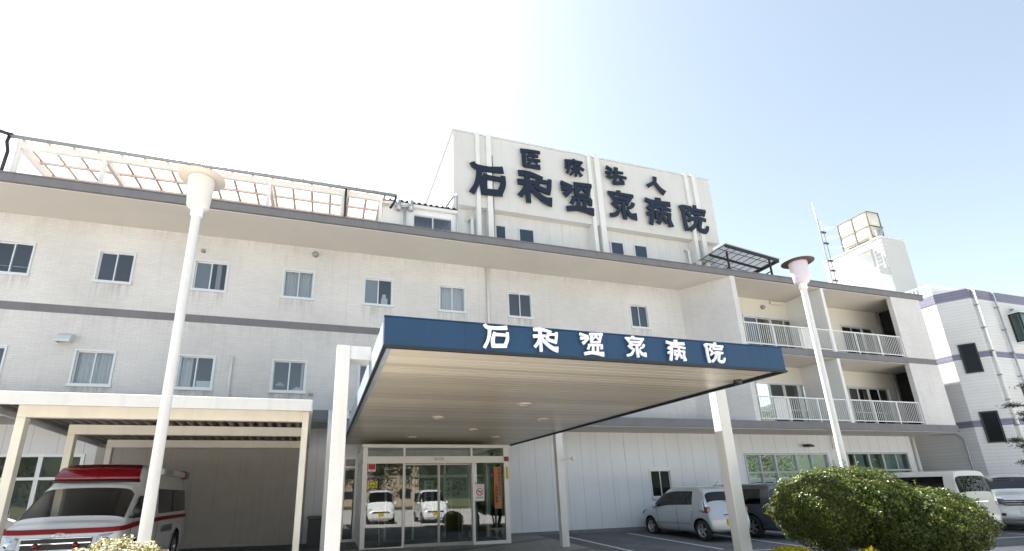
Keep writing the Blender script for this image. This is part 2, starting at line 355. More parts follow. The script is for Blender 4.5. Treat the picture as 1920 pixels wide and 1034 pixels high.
# interior behind the walls
mb=MB(); mb.box(-13.9,14.6,17.4,17.5,3.8,9.56); mb.box(-13.9,25.4,18.2,18.3,-.3,3.5); mb.box(15.3,25.8,17.0,17.1,3.8,9.56); mb.box(-13.9,25.8,15.95,18.2,6.5,6.6); mb.build('interior_wall',ROOM,B)
# slabs
mb=MB(); mb.box(-14,26.0,YF,32,3.51,3.79); mb.build('first_floor_slab',GREYBAND,B,bevel=.01)
mb=MB(); mb.box(-14,26.22,YF-.02,32.1,9.575,9.80); mb.box(-14,26.25,YF-.05,YF+.1,9.80,9.835); mb.build('roof_slab',GREYBAND,B,bevel=.008)
mb=MB(); mb.box(-14,26.1,YF+.07,YB+.3,9.545,9.572); mb.build('roof_soffit',SOFFIT,B)
mb=MB(); mb.box(-14,25.95,YF+.06,YP+.1,3.485,3.508); mb.build('ground_floor_soffit',SOFFIT,B)
mb=MB(); mb.box(15.26,25.92,YF+.04,YB,6.46,6.715); mb.build('balcony_slab',GREYBAND,B,bevel=.008)
mb=MB(); mb.box(15.3,25.9,YF+.1,YB,6.435,6.457); mb.build('balcony_soffit',SOFFIT,B)
# building flanks and back
mb=MB(); mb.box(-14.1,-13.9,YB,32,-.3,9.57); mb.box(25.72,25.93,YB+.3,32,-.3,9.57); mb.box(-14,25.9,31.8,32,-.3,9.57); mb.build('outer_wall',CREAM,B)
# balcony wing
DOORS=[(17.2,20.3,6.75,8.70),(23.0,25.1,6.75,8.70),(17.2,20.32,3.82,5.71),(22.48,25.12,3.82,5.71)]
mb=MB(); holes_wall(mb,14.3,25.93,3.79,9.57,YB,[d for d in DOORS],.14); mb.build('balcony_back_wall',CREAM,B,recalc=False)
for z0,z1 in ((3.79,6.435),(6.715,9.545)):
    mb=MB(); mb.box(19.83,19.99,YF+.03,YB,z0,z1); mb.build('balcony_divider',WHITE,B,bevel=.01)
    mb=MB(); mb.box(24.05,25.92,YF+.02,YF+.2,z0,z1+.02); mb.build('end_brick_wall',W_BRICK,B)
    mb=MB(); mb.box(25.84,25.9,YF+.2,YB,z0,z1)
    for i in range(24): mb.box(25.80,25.84,YF+.2,YB,z0+.05+i*.11,z0+.08+i*.11)
    mb.build('opening_shade_sheet',DARK,B)  # black slatted sheet standing in for the shade of the open end bay
    mb=MB(); mb.tube([(25.55,YB-.07,z0),(25.55,YB-.07,z1)],.055); mb.build('drainpipe',PIPEG,B)
def sliding(d, leaves, curt):
    x0,x1,z0,z1=d; n=leaves; wdt=(x1-x0)/n; f=MB(); p=MB(); y=YB
    f.box(x0-.03,x1+.03,y-.02,y+.1,z1-.04,z1+.03); f.box(x0-.03,x0+.03,y-.02,y+.1,z0,z1); f.box(x1-.03,x1+.03,y-.02,y+.1,z0,z1); f.box(x0,x1,y-.02,y+.1,z0,z0+.04)
    for i in range(n):
        a=x0+i*wdt; q=y+.02+.035*(i%2); s=.05
        f.box(a,a+s,q,q+.03,z0,z1); f.box(a+wdt-s,a+wdt,q,q+.03,z0,z1); f.box(a+s,a+wdt-s,q,q+.03,z0+.02,z0+.12); f.box(a+s,a+wdt-s,q,q+.03,z1-.07,z1); f.box(a+s,a+wdt-s,q,q+.03,z0+.72,z0+.76)
        p.face([(a,q+.015,z0),(a+wdt,q+.015,z0),(a+wdt,q+.015,z1),(a,q+.015,z1)])
    D=f.build('balcony_door',ALU,B); p.build('glass',GLASS,D)
    for a,b in curt:
        k=MB(); N=60; k.grid([[(a+(b-a)*i/N, y+.22+.03*math.sin(i/5*2*math.pi), z) for i in range(N+1)] for z in (z0,z1)],0,True); k.build('curtain',CURTB,D)
sliding(DOORS[0],4,[(18.65,20.2)]); sliding(DOORS[1],3,[]); sliding(DOORS[2],4,[(19.5,20.2)]); sliding(DOORS[3],4,[(23.7,24.3)])
def railing(x0,x1,z0,z1,panels=()):
    f=MB(); y=YF+.09
    f.bar((x0,y,z1),(x1,y,z1),.045,.045); f.bar((x0,y,z0+.08),(x1,y,z0+.08),.03,.035)
    n=int((x1-x0)/.105)
    for i in range(1,n): f.bar((x0+(x1-x0)*i/n,y,z0+.08),(x0+(x1-x0)*i/n,y,z1),.016,.016)
    k=max(2,round((x1-x0)/1.45))
    for i in range(k+1): f.bar((x0+(x1-x0)*i/k,y,z0-.02),(x0+(x1-x0)*i/k,y,z1),.04,.04)
    r=f.build('balcony_railing',WHITE,B)
    for a,b in panels:
        q=MB(); q.box(a,b,y+.03,y+.05,z0+.05,z1-.03); q.build('privacy_panel',WHITE,r)
railing(15.3,19.82,6.73,7.66,[(18.2,18.95)]); railing(20.0,24.03,6.73,7.66); railing(15.3,19.82,3.81,4.72,[(16.15,16.95)]); railing(20.0,24.03,3.81,4.72)
# ground-floor wall of panels
GW=[(11.39,12.28,1.18,2.16),(15.85,20.2,.72,2.72),(21.3,25.0,.72,2.75),(-9.9,-6.03,.72,2.71),(.3,1.0,.25,2.62),(1.3,5.1,.1,2.6)]
mb=MB(); holes_wall(mb,-14,25.45,.16,3.49,YP,GW,.1); mb.build('panel_wall',PANEL,B,recalc=False)
mb=MB()
for i in range(-34,33):
    x=6.90+.589*i
    if not -13.9<x<25.4: continue
    segs=[(.2,3.48)]
    for h in GW:
        if h[0]-.03<x<h[1]+.03: segs=[(.2,h[2]-.03),(h[3]+.03,3.48)]
    for a,b in segs:
        if b>a: mb.box(x-.006,x+.006,YP-.003,YP+.02,a,b)
mb.build('panel_seam',SEAM,B)
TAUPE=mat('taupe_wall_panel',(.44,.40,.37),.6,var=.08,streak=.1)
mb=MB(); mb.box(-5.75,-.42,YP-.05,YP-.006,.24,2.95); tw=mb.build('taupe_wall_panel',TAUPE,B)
mb=MB()
for i in range(1,9): mb.box(-5.75+.589*i-.004,-5.75+.589*i+.004,YP-.0525,YP-.04,.25,2.94)
mb.build('panel_seam',mat('taupe_seam',(.30,.27,.25),.8),tw)
mb=MB(); mb.box(-14,1.0,YP-.05,YP+.2,-.5,.235); mb.box(5.3,25.5,YP-.05,YP+.2,-.5,.235); mb.build('plinth',PLINTH,B,bevel=.01)
for x0,x1,z0,z1 in ((10.41,10.65,2.51,3.19),(15.35,15.55,2.5,3.2)):
    mb=MB(); mb.box(x0,x1,YP-.03,YP+.01,z0,z1); mb.build('wall_panel_plate',PANEL,B,bevel=.006)
window(*GW[0],YP,'half2',gl=GLASSG)
def gridwin(d, cols, zmid, gl, fr=ALU, curt=()):
    x0,x1,z0,z1=d; f=MB(); y=YP; e=.03
    f.box(x0-e,x0+.05,y-.03,y+.1,z0-e,z1+e); f.box(x1-.05,x1+e,y-.03,y+.1,z0-e,z1+e); f.box(x0+.05,x1-.05,y-.03,y+.1,z1-.045,z1+e); f.box(x0+.05,x1-.05,y-.06,y+.1,z0-e,z0+.045)
    f.box(x0+.05,x1-.05,y-.02,y+.08,zmid-.035,zmid+.035)
    for c,wd in cols:
        f.box(c-wd/2,c+wd/2,y-.015,y+.075,z0+.045,zmid-.036); f.box(c-wd/2,c+wd/2,y-.015,y+.075,zmid+.036,z1-.046)
    W=f.build('window',fr,B); p=MB(); p.face([(x0,y+.05,z0),(x1,y+.05,z0),(x1,y+.05,z1),(x0,y+.05,z1)]); p.build('glass',gl,W)
    for a,b,m_ in curt:
        k=MB(); N=48; k.grid([[(a+(b-a)*i/N, y+.2+.035*math.sin(i/6*2*math.pi), z) for i in range(N+1)] for z in (z0,z1)],0,True); k.build('curtain',m_,W)  # white folded sheets added to stand in for bright reflections in the panes
ALUM=mat('dull_aluminium',(.48,.49,.50),.4,.3,var=.05)
gridwin(GW[1],[(16.6,.06),(17.38,.09),(18.5,.09),(19.3,.06)],2.0,GLASSG,ALUM,[(15.95,16.5,CURT),(17.5,18.3,CURT),(19.5,20.1,CURT)])  # pale sheets placed as the white patches mirrored in this glass
gridwin(GW[2],[(21.75,.06),(22.6,.09),(23.45,.09),(24.25,.05)],2.02,GLASSG,ALUM,[(22.0,22.5,CURT),(22.7,23.2,CURT),(23.5,24.9,CURT)])
gridwin(GW[3],[(-8.9,.06),(-7.95,.10),(-6.95,.10)],2.12,GLASS)
gridwin(GW[4],[(.65,.04)],2.34,GLASS)
# vent hoods, cameras, pipes
def hood(x,z,s=.3,y=YB):
    k=MB(); k.grid([[(x+s*a,y-d,z+h) for a in (-.5,.5)] for d,h in ((.0,.16),(.10,.15),(.2,.07),(.24,-.05),(.24,-.1))],0,True)
    k.face([(x-s*.5,y,z+.16),(x-s*.5,y-.1,z+.15),(x-s*.5,y-.2,z+.07),(x-s*.5,y-.24,z-.1),(x-s*.5,y,z-.1)]); k.face([(x+s*.5,y,z+.16),(x+s*.5,y-.1,z+.15),(x+s*.5,y-.2,z+.07),(x+s*.5,y-.24,z-.1),(x+s*.5,y,z-.1)])
    k.build('vent_hood',ALU if s>.25 else ALUD,B)
hood(-7.03,5.86,.34)
def roundvent(x,z,y=YB,r=.075):
    k=MB(); k.lathe([(r,0),(r,-.05),(r*.8,-.11),(r*.3,-.13),(0,-.13)],(x,y,z),16,0,'y'); k.build('round_vent',ALUD,B)
roundvent(-.67,9.31,r=.1); roundvent(-4.0,8.99,r=.06); roundvent(18.4,9.16,r=.1); roundvent(17.9,6.2,r=.08)
k=MB(); k.box(18.85,19.5,YB-.1,YB,9.36,9.46); k.build('balcony_light',emis('lamp_cover',(.75,.72,.62),.0),B,bevel=.02)
def pipe(pts,r=.045,m_=PIPEW,name='drainpipe'):
    k=MB(); k.tube(pts,r,12,0)
    k.build(name,m_,B)
pipe([(5.4,YB-.06,9.54),(5.4,YB-.06,3.8)],.05); pipe([(-2.8,YB-.05,5.64),(-2.8,YB-.05,3.8)],.035)
pipe([(25.5,YP-.08,3.48),(25.5,YP-.08,.1)],.06)
pipe([(20.6,YP-.05,3.48),(20.6,YP-.05,2.9)],.02,PIPEW,'conduit')
k=MB(); k.box(18.95,19.15,YP-.28,YP,3.02,3.1); k.box(18.9,19.2,YP-.34,YP-.12,2.98,3.06); k.build('wall_lamp',BLACKP,B,bevel=.015)
k=MB(); k.box(-.55,-.42,YB-.06,YB,4.5,4.58); k.build('outlet_box',ALUD,B)
# ---------------------------------------------------------------- brush-stroke letters
CH = {'石':[[(-0.488,0.5,0.15),(-0.363,0.392,0.163),(0.075,0.379,0.162),(0.492,0.433,0.208)],[(-0.275,0.342,0.163),(-0.296,0.058,0.154),(-0.383,-0.246,0.142),(-0.517,-0.5,0.158)],[(-0.054,0.163,0.154),(-0.15,-0.146,0.183),(-0.129,-0.421,0.183)],[(-0.171,-0.429,0.183),(0.438,-0.387,0.183)],[(0.517,0.196,0.133),(0.504,-0.1,0.163),(0.396,-0.367,0.179)],[(-0.025,0.083,0.142),(0.425,0.088,0.133)]],'和':[[(-0.514,0.479,0.165),(-0.171,0.5,0.169),(0.287,0.417,0.099)],[(-0.556,0.161,0.165),(-0.006,0.207,0.132)],[(-0.25,0.475,0.169),(-0.254,-0.029,0.153),(-0.242,-0.5,0.132)],[(-0.275,0.099,0.132),(-0.37,-0.103,0.132),(-0.519,-0.31,0.153)],[(-0.196,0.083,0.132),(0.019,-0.145,0.153),(0.324,-0.343,0.19),(0.519,-0.384,0.289)],[(0.13,0.339,0.112),(0.064,0.045,0.165)],[(0.105,0.277,0.112),(0.514,0.31,0.112)],[(0.556,0.405,0.112),(0.514,0.112,0.132),(0.461,-0.083,0.145)],[(0.089,0.05,0.153),(0.465,-0.037,0.165)]],'温':[[(-0.554,0.411,0.129),(-0.163,0.331,0.085)],[(-0.538,0.214,0.157),(-0.171,0.25,0.105)],[(-0.139,0.234,0.073),(-0.437,-0.008,0.173)],[(-0.002,0.464,0.125),(-0.022,0.052,0.125)],[(0.51,0.5,0.129),(0.373,0.073,0.125)],[(-0.062,0.435,0.125),(0.554,0.472,0.121)],[(-0.022,0.052,0.105),(0.397,0.081,0.105)],[(0.22,0.375,0.093),(0.058,0.194,0.085)],[(0.236,0.363,0.085),(0.357,0.214,0.085)],[(-0.123,-0.069,0.105),(-0.22,-0.27,0.121)],[(-0.179,-0.081,0.105),(0.498,-0.048,0.105)],[(0.486,-0.048,0.117),(0.458,-0.226,0.129)],[(0.042,-0.077,0.105),(0.01,-0.411,0.117)],[(0.268,-0.06,0.105),(0.236,-0.395,0.113)],[(-0.385,-0.5,0.161),(-0.038,-0.427,0.157),(0.317,-0.456,0.165),(0.53,-0.472,0.246)]],'泉':[[(-0.072,0.5,0.126),(-0.072,0.395,0.126)],[(-0.491,0.399,0.076),(-0.004,0.395,0.105),(0.48,0.399,0.108)],[(-0.437,0.388,0.097),(-0.282,0.208,0.119),(-0.17,0.023,0.116)],[(0.426,0.381,0.119),(0.296,0.229,0.137),(0.195,0.049,0.094)],[(-0.26,0.218,0.087),(0.213,0.236,0.09)],[(-0.17,0.085,0.087),(0.26,0.11,0.087)],[(0.054,0.096,0.119),(0.047,-0.19,0.13),(0.069,-0.5,0.119)],[(-0.357,0.042,0.119),(-0.235,-0.074,0.105),(-0.094,-0.132,0.079)],[(-0.108,-0.161,0.097),(-0.274,-0.381,0.137),(-0.48,-0.446,0.116)],[(0.455,0.125,0.119),(0.394,0.005,0.119),(0.22,-0.085,0.083)],[(0.166,-0.164,0.097),(0.303,-0.338,0.141),(0.491,-0.363,0.238)]],'病':[[(0.033,0.5,0.192),(0.04,0.404,0.169)],[(-0.494,0.388,0.138),(-0.167,0.338,0.138),(0.487,0.358,0.162)],[(-0.252,0.304,0.135),(-0.287,-0.088,0.131),(-0.39,-0.5,0.138)],[(-0.46,0.123,0.119),(-0.34,0.035,0.1)],[(-0.49,-0.15,0.127),(-0.337,-0.081,0.1)],[(-0.16,0.177,0.115),(0.14,0.177,0.119),(0.494,0.127,0.1)],[(-0.113,0.0,0.092),(-0.121,-0.262,0.115)],[(-0.125,-0.019,0.088),(0.475,-0.035,0.096)],[(0.433,-0.023,0.115),(0.394,-0.242,0.112),(0.437,-0.473,0.165)],[(0.16,0.154,0.104),(0.094,-0.123,0.108),(-0.083,-0.423,0.146)],[(0.125,-0.119,0.104),(0.26,-0.373,0.112)]],'院':[[(-0.525,0.409,0.141),(-0.449,0.207,0.118),(-0.449,-0.15,0.114),(-0.399,-0.5,0.125)],[(-0.422,0.409,0.103),(-0.084,0.405,0.099)],[(-0.122,0.397,0.099),(-0.319,0.154,0.084)],[(-0.308,0.154,0.084),(-0.171,0.025,0.095),(-0.281,-0.131,0.103)],[(0.084,0.5,0.114),(0.076,0.378,0.122)],[(-0.061,0.34,0.099),(-0.087,0.162,0.087)],[(-0.072,0.34,0.099),(0.517,0.344,0.106)],[(0.483,0.348,0.095),(0.418,0.173,0.099)],[(0.015,0.192,0.114),(0.346,0.207,0.11)],[(-0.125,-0.036,0.129),(0.16,0.036,0.114),(0.471,0.002,0.106)],[(0.103,-0.017,0.114),(-0.046,-0.283,0.122),(-0.251,-0.451,0.144)],[(0.274,-0.006,0.118),(0.152,-0.371,0.133),(0.392,-0.443,0.16),(0.525,-0.249,0.091)]],'医':[[(-0.543,0.411,0.246),(-0.001,0.48,0.195),(0.543,0.5,0.183)],[(-0.394,0.365,0.245),(-0.406,-0.07,0.218),(-0.394,-0.497,0.241)],[(-0.406,-0.5,0.215),(0.059,-0.478,0.216),(0.481,-0.461,0.296)],[(-0.107,0.272,0.117),(-0.201,0.074,0.115)],[(-0.135,0.21,0.142),(0.431,0.231,0.136)],[(-0.198,-0.083,0.128),(0.532,-0.035,0.161)],[(0.174,0.281,0.143),(0.132,-0.036,0.143),(-0.142,-0.32,0.128)],[(0.201,-0.073,0.134),(0.379,-0.214,0.142)]],'療':[[(-0.012,0.5,0.15),(0.001,0.401,0.15)],[(-0.505,0.32,0.171),(-0.032,0.39,0.149),(0.484,0.398,0.116)],[(-0.293,0.318,0.15),(-0.299,0.003,0.136),(-0.448,-0.382,0.146)],[(-0.522,0.115,0.125),(-0.352,0.126,0.102)],[(-0.528,-0.091,0.114),(-0.342,-0.006,0.101)],[(-0.178,0.185,0.102),(0.383,0.248,0.104)],[(0.136,0.36,0.111),(0.05,0.118,0.102),(-0.16,-0.104,0.102)],[(0.141,0.181,0.104),(0.528,-0.045,0.15)],[(-0.058,-0.016,0.102),(-0.063,-0.24,0.101)],[(0.257,0.047,0.104),(0.236,-0.181,0.102)],[(-0.092,-0.045,0.096),(0.299,0.033,0.097)],[(-0.079,-0.15,0.09),(0.266,-0.081,0.091)],[(-0.11,-0.253,0.095),(0.28,-0.177,0.096)],[(0.085,-0.211,0.125),(0.026,-0.5,0.131)],[(-0.068,-0.264,0.108),(-0.275,-0.458,0.131)],[(0.22,-0.24,0.114),(0.374,-0.422,0.17)]],'法':[[(-0.55,0.471,0.191),(-0.227,0.349,0.127)],[(-0.615,0.108,0.163),(-0.227,0.242,0.127)],[(-0.237,0.162,0.113),(-0.573,-0.161,0.155)],[(-0.119,0.235,0.157),(0.444,0.265,0.128)],[(0.033,0.5,0.242),(-0.007,-0.04,0.157)],[(-0.423,-0.205,0.155),(-0.028,-0.014,0.146),(0.615,-0.033,0.157)],[(-0.035,-0.069,0.156),(-0.178,-0.464,0.178)],[(-0.218,-0.5,0.186),(0.438,-0.373,0.206)],[(0.236,-0.141,0.146),(0.432,-0.325,0.156)]],'人':[[(0.011,0.5,0.275),(-0.053,0.167,0.207),(-0.553,-0.19,0.242)],[(-0.04,0.154,0.207),(0.251,-0.25,0.263),(0.553,-0.5,0.385)]]}
def stroke_mesh(mb, ch, cx, cz, h, yf, thick, fat=1.0, sx=1.0, mi=0):
    for si,st in enumerate(CH[ch]):
        y0=yf-.0016*(si%7); P=[Vector((p[0]*sx,p[1])) for p in st]; Wd=[p[2]*fat*.5 for p in st]
        Q=[];Ws=[]
        for i in range(len(P)-1):                                # smooth the polyline a little
            for t in (0,.33,.67):
                a=P[max(i-1,0)];b=P[i];c=P[i+1];d=P[min(i+2,len(P)-1)]
                q=.5*((2*b)+(c-a)*t+(2*a-5*b+4*c-d)*t*t+(3*b-a-3*c+d)*t**3) if len(P)>2 else b.lerp(c,t)
                Q.append(q); Ws.append(Wd[i]*(1-t)+Wd[i+1]*t)
        Q.append(P[-1]); Ws.append(Wd[-1])
        L=[];R=[]
        for i,q in enumerate(Q):
            d=(Q[min(i+1,len(Q)-1)]-Q[max(i-1,0)]).normalized(); n=Vector((-d.y,d.x)); 
            if i==0: q=q-d*Ws[i]*.35
            if i==len(Q)-1: q=q+d*Ws[i]*.35
            L.append(q+n*Ws[i]); R.append(q-n*Ws[i])
        W3=lambda v,y:(cx+v.x*h,y,cz+v.y*h)
        mb.grid([[W3(l,y0+thick),W3(l,y0),W3(r,y0),W3(r,y0+thick)] for l,r in zip(L,R)],mi,False)
        mb.face([W3(L[0],y0),W3(R[0],y0),W3(R[0],y0+thick),W3(L[0],y0+thick)],mi); mb.face([W3(L[-1],y0),W3(R[-1],y0),W3(R[-1],y0+thick),W3(L[-1],y0+thick)],mi)

# ---------------------------------------------------------------- rooftop sign block (part of the building)
YT=16.3
mb=MB(); mb.box(4.4,17.0,16.62,22,9.8,15.6); P_=mb.build('rooftop_block',mat('block_panel',(.66,.655,.65),.55,var=.05,streak=.1),B)
mb=MB()
for i in range(21):
    x=4.9+.6*i
    if not any(abs(x-c)<.28 for c in (5.5,10.7,16.0)): mb.box(x-.005,x+.005,16.616,16.65,9.85,12.4)
mb.build('panel_seam',SEAM,P_)
mb=MB(); mb.box(4.26,17.14,YT,22.3,12.42,15.86); mb.build('sign_panel',mat('sign_panel_white',(.64,.63,.62),.5,var=.05,scale=.7,streak=.08),P_,bevel=.012)
mb=MB(); mb.box(4.2,17.2,YT-.05,22.35,15.862,15.91); mb.build('parapet_cap',ALU,P_)
for a,b in ((5.2,5.37),(5.66,5.88),(10.40,10.58),(10.76,11.02),(15.62,15.80),(16.05,16.29)):
    mb=MB(); mb.box(a,b,YT-.1,16.64,9.8,15.96); mb.build('pilaster',WHITE,P_,bevel=.012)
for a,b in ((6.11,6.49),(7.13,7.73),(11.43,12.01),(12.62,13.22)):
    mb=MB(); z0,z1=10.9,11.87
    mb.box(a-.05,a,16.58,16.63,z0,z1); mb.box(b,b+.05,16.58,16.63,z0,z1); mb.box(a-.05,b+.05,16.58,16.63,z1,z1+.05); mb.box(a-.05,b+.05,16.58,16.63,z0-.05,z0); mb.box(a,b,16.612,16.618,z0,z1,1)
    mb.build('window',[ALU,mat('blue_window_glass',(.03,.05,.08),.06,var=.1,coat=.3)],P_)
k=MB(); k.tube([(5.06,16.45,10.0),(5.06,16.45,11.9),(5.02,16.5,12.05),(4.86,16.6,11.85)],.075); k.build('drainpipe',PIPEW,P_)
k=MB(); k.tube([(15.42,16.45,10.0),(15.4,16.45,11.9),(15.3,16.6,11.98)],.06); k.build('drainpipe',PIPEW,P_)
k=MB(); k.tube([(5.93,16.27,9.9),(5.93,16.27,14.95)],.018); k.build('lightning_cable',ALUD,P_)
for ch,x,z in (('石',5.66,13.64),('和',7.73,13.60),('温',9.70,13.58),('泉',11.90,13.53),('病',13.83,13.50),('院',15.77,13.46)):
    k=MB(); stroke_mesh(k,ch,x,z,1.36,YT-.17,.065,1.13,.95); k.build('sign_letter',NAVY,P_,recalc=True)
for ch,x,z,h in (('医',7.63,15.06,.78),('療',9.70,15.02,.84),('法',11.78,15.0,.82),('人',13.85,14.94,.74)):
    k=MB(); stroke_mesh(k,ch,x,z,h,YT-.17,.065,1.02,1.0); k.build('sign_letter',NAVY,P_,recalc=True)
# ---------------------------------------------------------------- rooftop hut
H=thing('rooftop_hut','small white hut with a corrugated roof beside the rooftop sign block','hut',(2.7,15.6,9.8))
mb=MB(); holes_wall(mb,1.43,3.98,9.8,11.15,15.0,[(2.46,3.86,9.95,10.87)],.08); mb.box(1.43,1.5,15.01,16.6,9.8,11.15); mb.box(3.91,3.98,15.01,16.6,9.8,11.15); mb.box(1.5,3.91,16.5,16.6,9.8,11.15)
mb.build('hut_wall',PANEL,H,recalc=False)
mb=MB(); mb.box(1.38,4.03,14.86,14.95,11.06,11.17); mb.build('eave_board',WHITE,H)
mb=MB(); N=13*8
mb.grid([[(1.35+2.7*i/N,y,z+.035*math.sin(i/8*2*math.pi)) for i in range(N+1)] for y,z in ((14.82,11.215),(16.8,11.30))],0,True)
mb.grid([[(1.35+2.7*i/N,y,z+.035*math.sin(i/8*2*math.pi)) for i in range(N+1)] for y,z in ((14.82,11.205),(16.8,11.29))],0,True)
mb.build('corrugated_roof',mat('dark_corrugated_sheet',(.10,.10,.105),.6,.2,var=.2),H,recalc=False)
mb=MB(); x0,x1,z0,z1=2.46,3.86,9.95,10.87; y=15.0
mb.box(x0,x0+.04,y-.01,y+.06,z0,z1); mb.box(x1-.04,x1,y-.01,y+.06,z0,z1); mb.box(x0,x1,y-.012,y+.06,z1-.04,z1); mb.box(x0,x1,y-.012,y+.06,z0,z0+.04); mb.box(3.14,3.18,y-.01,y+.05,z0,z1)
wn=mb.build('window',ALU,H); mb=MB(); mb.face([(x0,y+.03,z0),(x1,y+.03,z0),(x1,y+.03,z1),(x0,y+.03,z1)]); mb.build('glass',GLASS,wn); mb=MB(); mb.box(x0,x1,16.0,16.05,z0-.1,z1); mb.build('interior_wall',mat('blue_grey_wall',(.09,.12,.17),.8),H)
F=thing('flue_vent','galvanised double headed vent pipe in front of the small rooftop hut','vent pipe',(2.15,14.85,9.8))
k=MB(); k.tube([(2.15,14.84,9.8),(2.15,14.84,10.98)],.05); k.tube([(1.98,14.84,10.99),(2.33,14.84,11.05)],.045); k.build('pipe_stem',PIPEG,F)
for x,z in ((1.93,11.0),(2.36,11.05)):
    k=MB(); k.lathe([(.05,.2),(.085,.2),(.085,-.17),(.06,-.17),(.055,.15)],(x,14.84,z),16); k.build('vent_cap',PIPEG,F)
k=MB(); k.tube([(4.02,14.9,9.8),(4.02,14.9,11.8),(4.0,14.95,11.88),(3.92,15.1,11.86),(3.5,15.9,11.3)],.04); tag(k.build('bent_pipe',PIPEG),'thin bent grey pipe between the rooftop hut and the sign block','pipe')
# ---------------------------------------------------------------- rooftop shelters
POLY=translucent('peach_polycarbonate',(.50,.425,.385),.10); POLYW=translucent('clear_polycarbonate',(.62,.57,.52),.25)
S=thing('rooftop_shelter','long white framed rooftop shelter with a peach translucent roof on the left','rooftop shelter',(-3.4,15,9.8))
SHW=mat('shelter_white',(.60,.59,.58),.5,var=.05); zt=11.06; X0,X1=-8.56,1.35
ZS=lambda y: zt+.02*(y-14.5)
k=MB(); k.box(X0,X1,14.5,14.6,zt-.18,zt+.02); k.build('front_beam',WHITE,S,bevel=.006)
k=MB(); k.box(X0,X1,18.4,18.5,zt-.10,zt+.1); k.build('rear_beam',WHITE,S)
for x in (-8.5,-6.5,-4.3,-2.13,.08,1.3):
    k=MB(); k.box(x-.05,x+.05,14.5,14.6,9.8,zt-.18); k.build('post',WHITE,S)
    k=MB(); k.box(x-.05,x+.05,18.4,18.5,9.8,zt-.1); k.build('post',WHITE,S)
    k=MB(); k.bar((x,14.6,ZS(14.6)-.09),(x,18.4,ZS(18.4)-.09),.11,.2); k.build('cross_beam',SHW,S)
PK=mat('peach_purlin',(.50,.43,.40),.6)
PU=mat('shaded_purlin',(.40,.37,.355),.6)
for i in range(6):
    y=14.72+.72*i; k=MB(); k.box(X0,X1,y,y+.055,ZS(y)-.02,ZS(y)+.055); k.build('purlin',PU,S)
for i in range(18):
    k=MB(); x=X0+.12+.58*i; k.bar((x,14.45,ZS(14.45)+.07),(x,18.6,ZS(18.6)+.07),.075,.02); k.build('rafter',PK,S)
k=MB(); k.face([(X0-.1,14.4,zt+.09),(X1+.25,14.4,zt+.09),(X1+.25,18.7,zt+.18),(X0-.1,18.7,zt+.18)]); k.build('translucent_roof',POLY,S)
k=MB(); k.tube([(X0-.1,14.38,zt+.06),(X1+.42,14.38,zt+.02)],.055,12); k.build('gutter',ALUD,S)
for i in range(19): k=MB(); k.lathe([(.035,0),(.035,.05),(0,.06)],(X0+.25+i*.55,14.42,zt+.09),10); k.build('fixing_clip',ALU,S)
for pts in ([(X0-.12,14.36,zt+.06),(X0-.14,14.36,zt-.15),(X0-.1,14.42,zt-.4),(X0-.12,14.42,9.8)],[(.17,14.38,zt+.0),(.17,14.42,zt-.2),(.17,14.46,9.8)],[(1.77,14.38,zt+.05),(1.77,14.38,zt-.15),(1.62,14.6,zt-.35)]):
    k=MB(); k.tube(pts,.04); k.build('downspout',BLACKP,S)
k=MB(); k.tube([(X0-.05,14.36,zt+.08),(X0-.45,14.36,zt+.17)],.05); k.build('gutter_end',BLACKP,S)
# right-hand dark frame shelter, its roof falling to the right
S=thing('rooftop_shelter','dark steel framed rooftop shelter with clear panels, right of the sign block','rooftop shelter',(17.5,15.5,9.8))
DK=mat('dark_steel',(.035,.03,.03),.5,.3,var=.2)
def rz_(x): return 11.30-.125*(x-15.41)
XA,XB=15.6,18.42
for y,hh in ((14.6,.12),(15.5,.07),(16.4,.07),(17.3,.07)):
    k=MB(); k.bar((XA,y,rz_(XA)-.04),(XB,y,rz_(XB)-.04),.06,hh); k.build('beam',DK,S)
k=MB(); k.bar((XB,14.6,rz_(XB)-.05),(XB,17.3,rz_(XB)-.05),.08,.12); k.build('end_beam',DK,S)
k=MB()
for i in range(9): x=XA+.05+.34*i; k.bar((x,14.6,rz_(x)+.02),(x,17.3,rz_(x)+.02),.02,.02)
for i in range(5): y=15.0+.5*i; k.bar((XA,y,rz_(XA)+.02),(XB,y,rz_(XB)+.02),.018,.02)
k.build('glazing_bars',DK,S)
k=MB(); k.face([(XA,14.55,rz_(XA)+.05),(XB+.1,14.55,rz_(XB+.1)+.05),(XB+.1,17.4,rz_(XB+.1)+.05),(XA,17.4,rz_(XA)+.05)]); k.build('clear_roof',POLYW,S)
for x,y in ((16.0,14.95),(17.95,14.65),(18.3,17.2),(15.9,17.2)):
    k=MB(); k.box(x-.03,x+.03,y-.03,y+.03,9.8,rz_(x)-.06); k.build('post',DK,S)
k=MB(); k.bar((17.95,14.65,10.35),(17.9,16.2,10.3),.04); k.build('brace',DK,S)
k=MB(); k.bar((16.0,14.95,10.45),(16.0,15.8,10.45),.05); k.build('brace',DK,S)
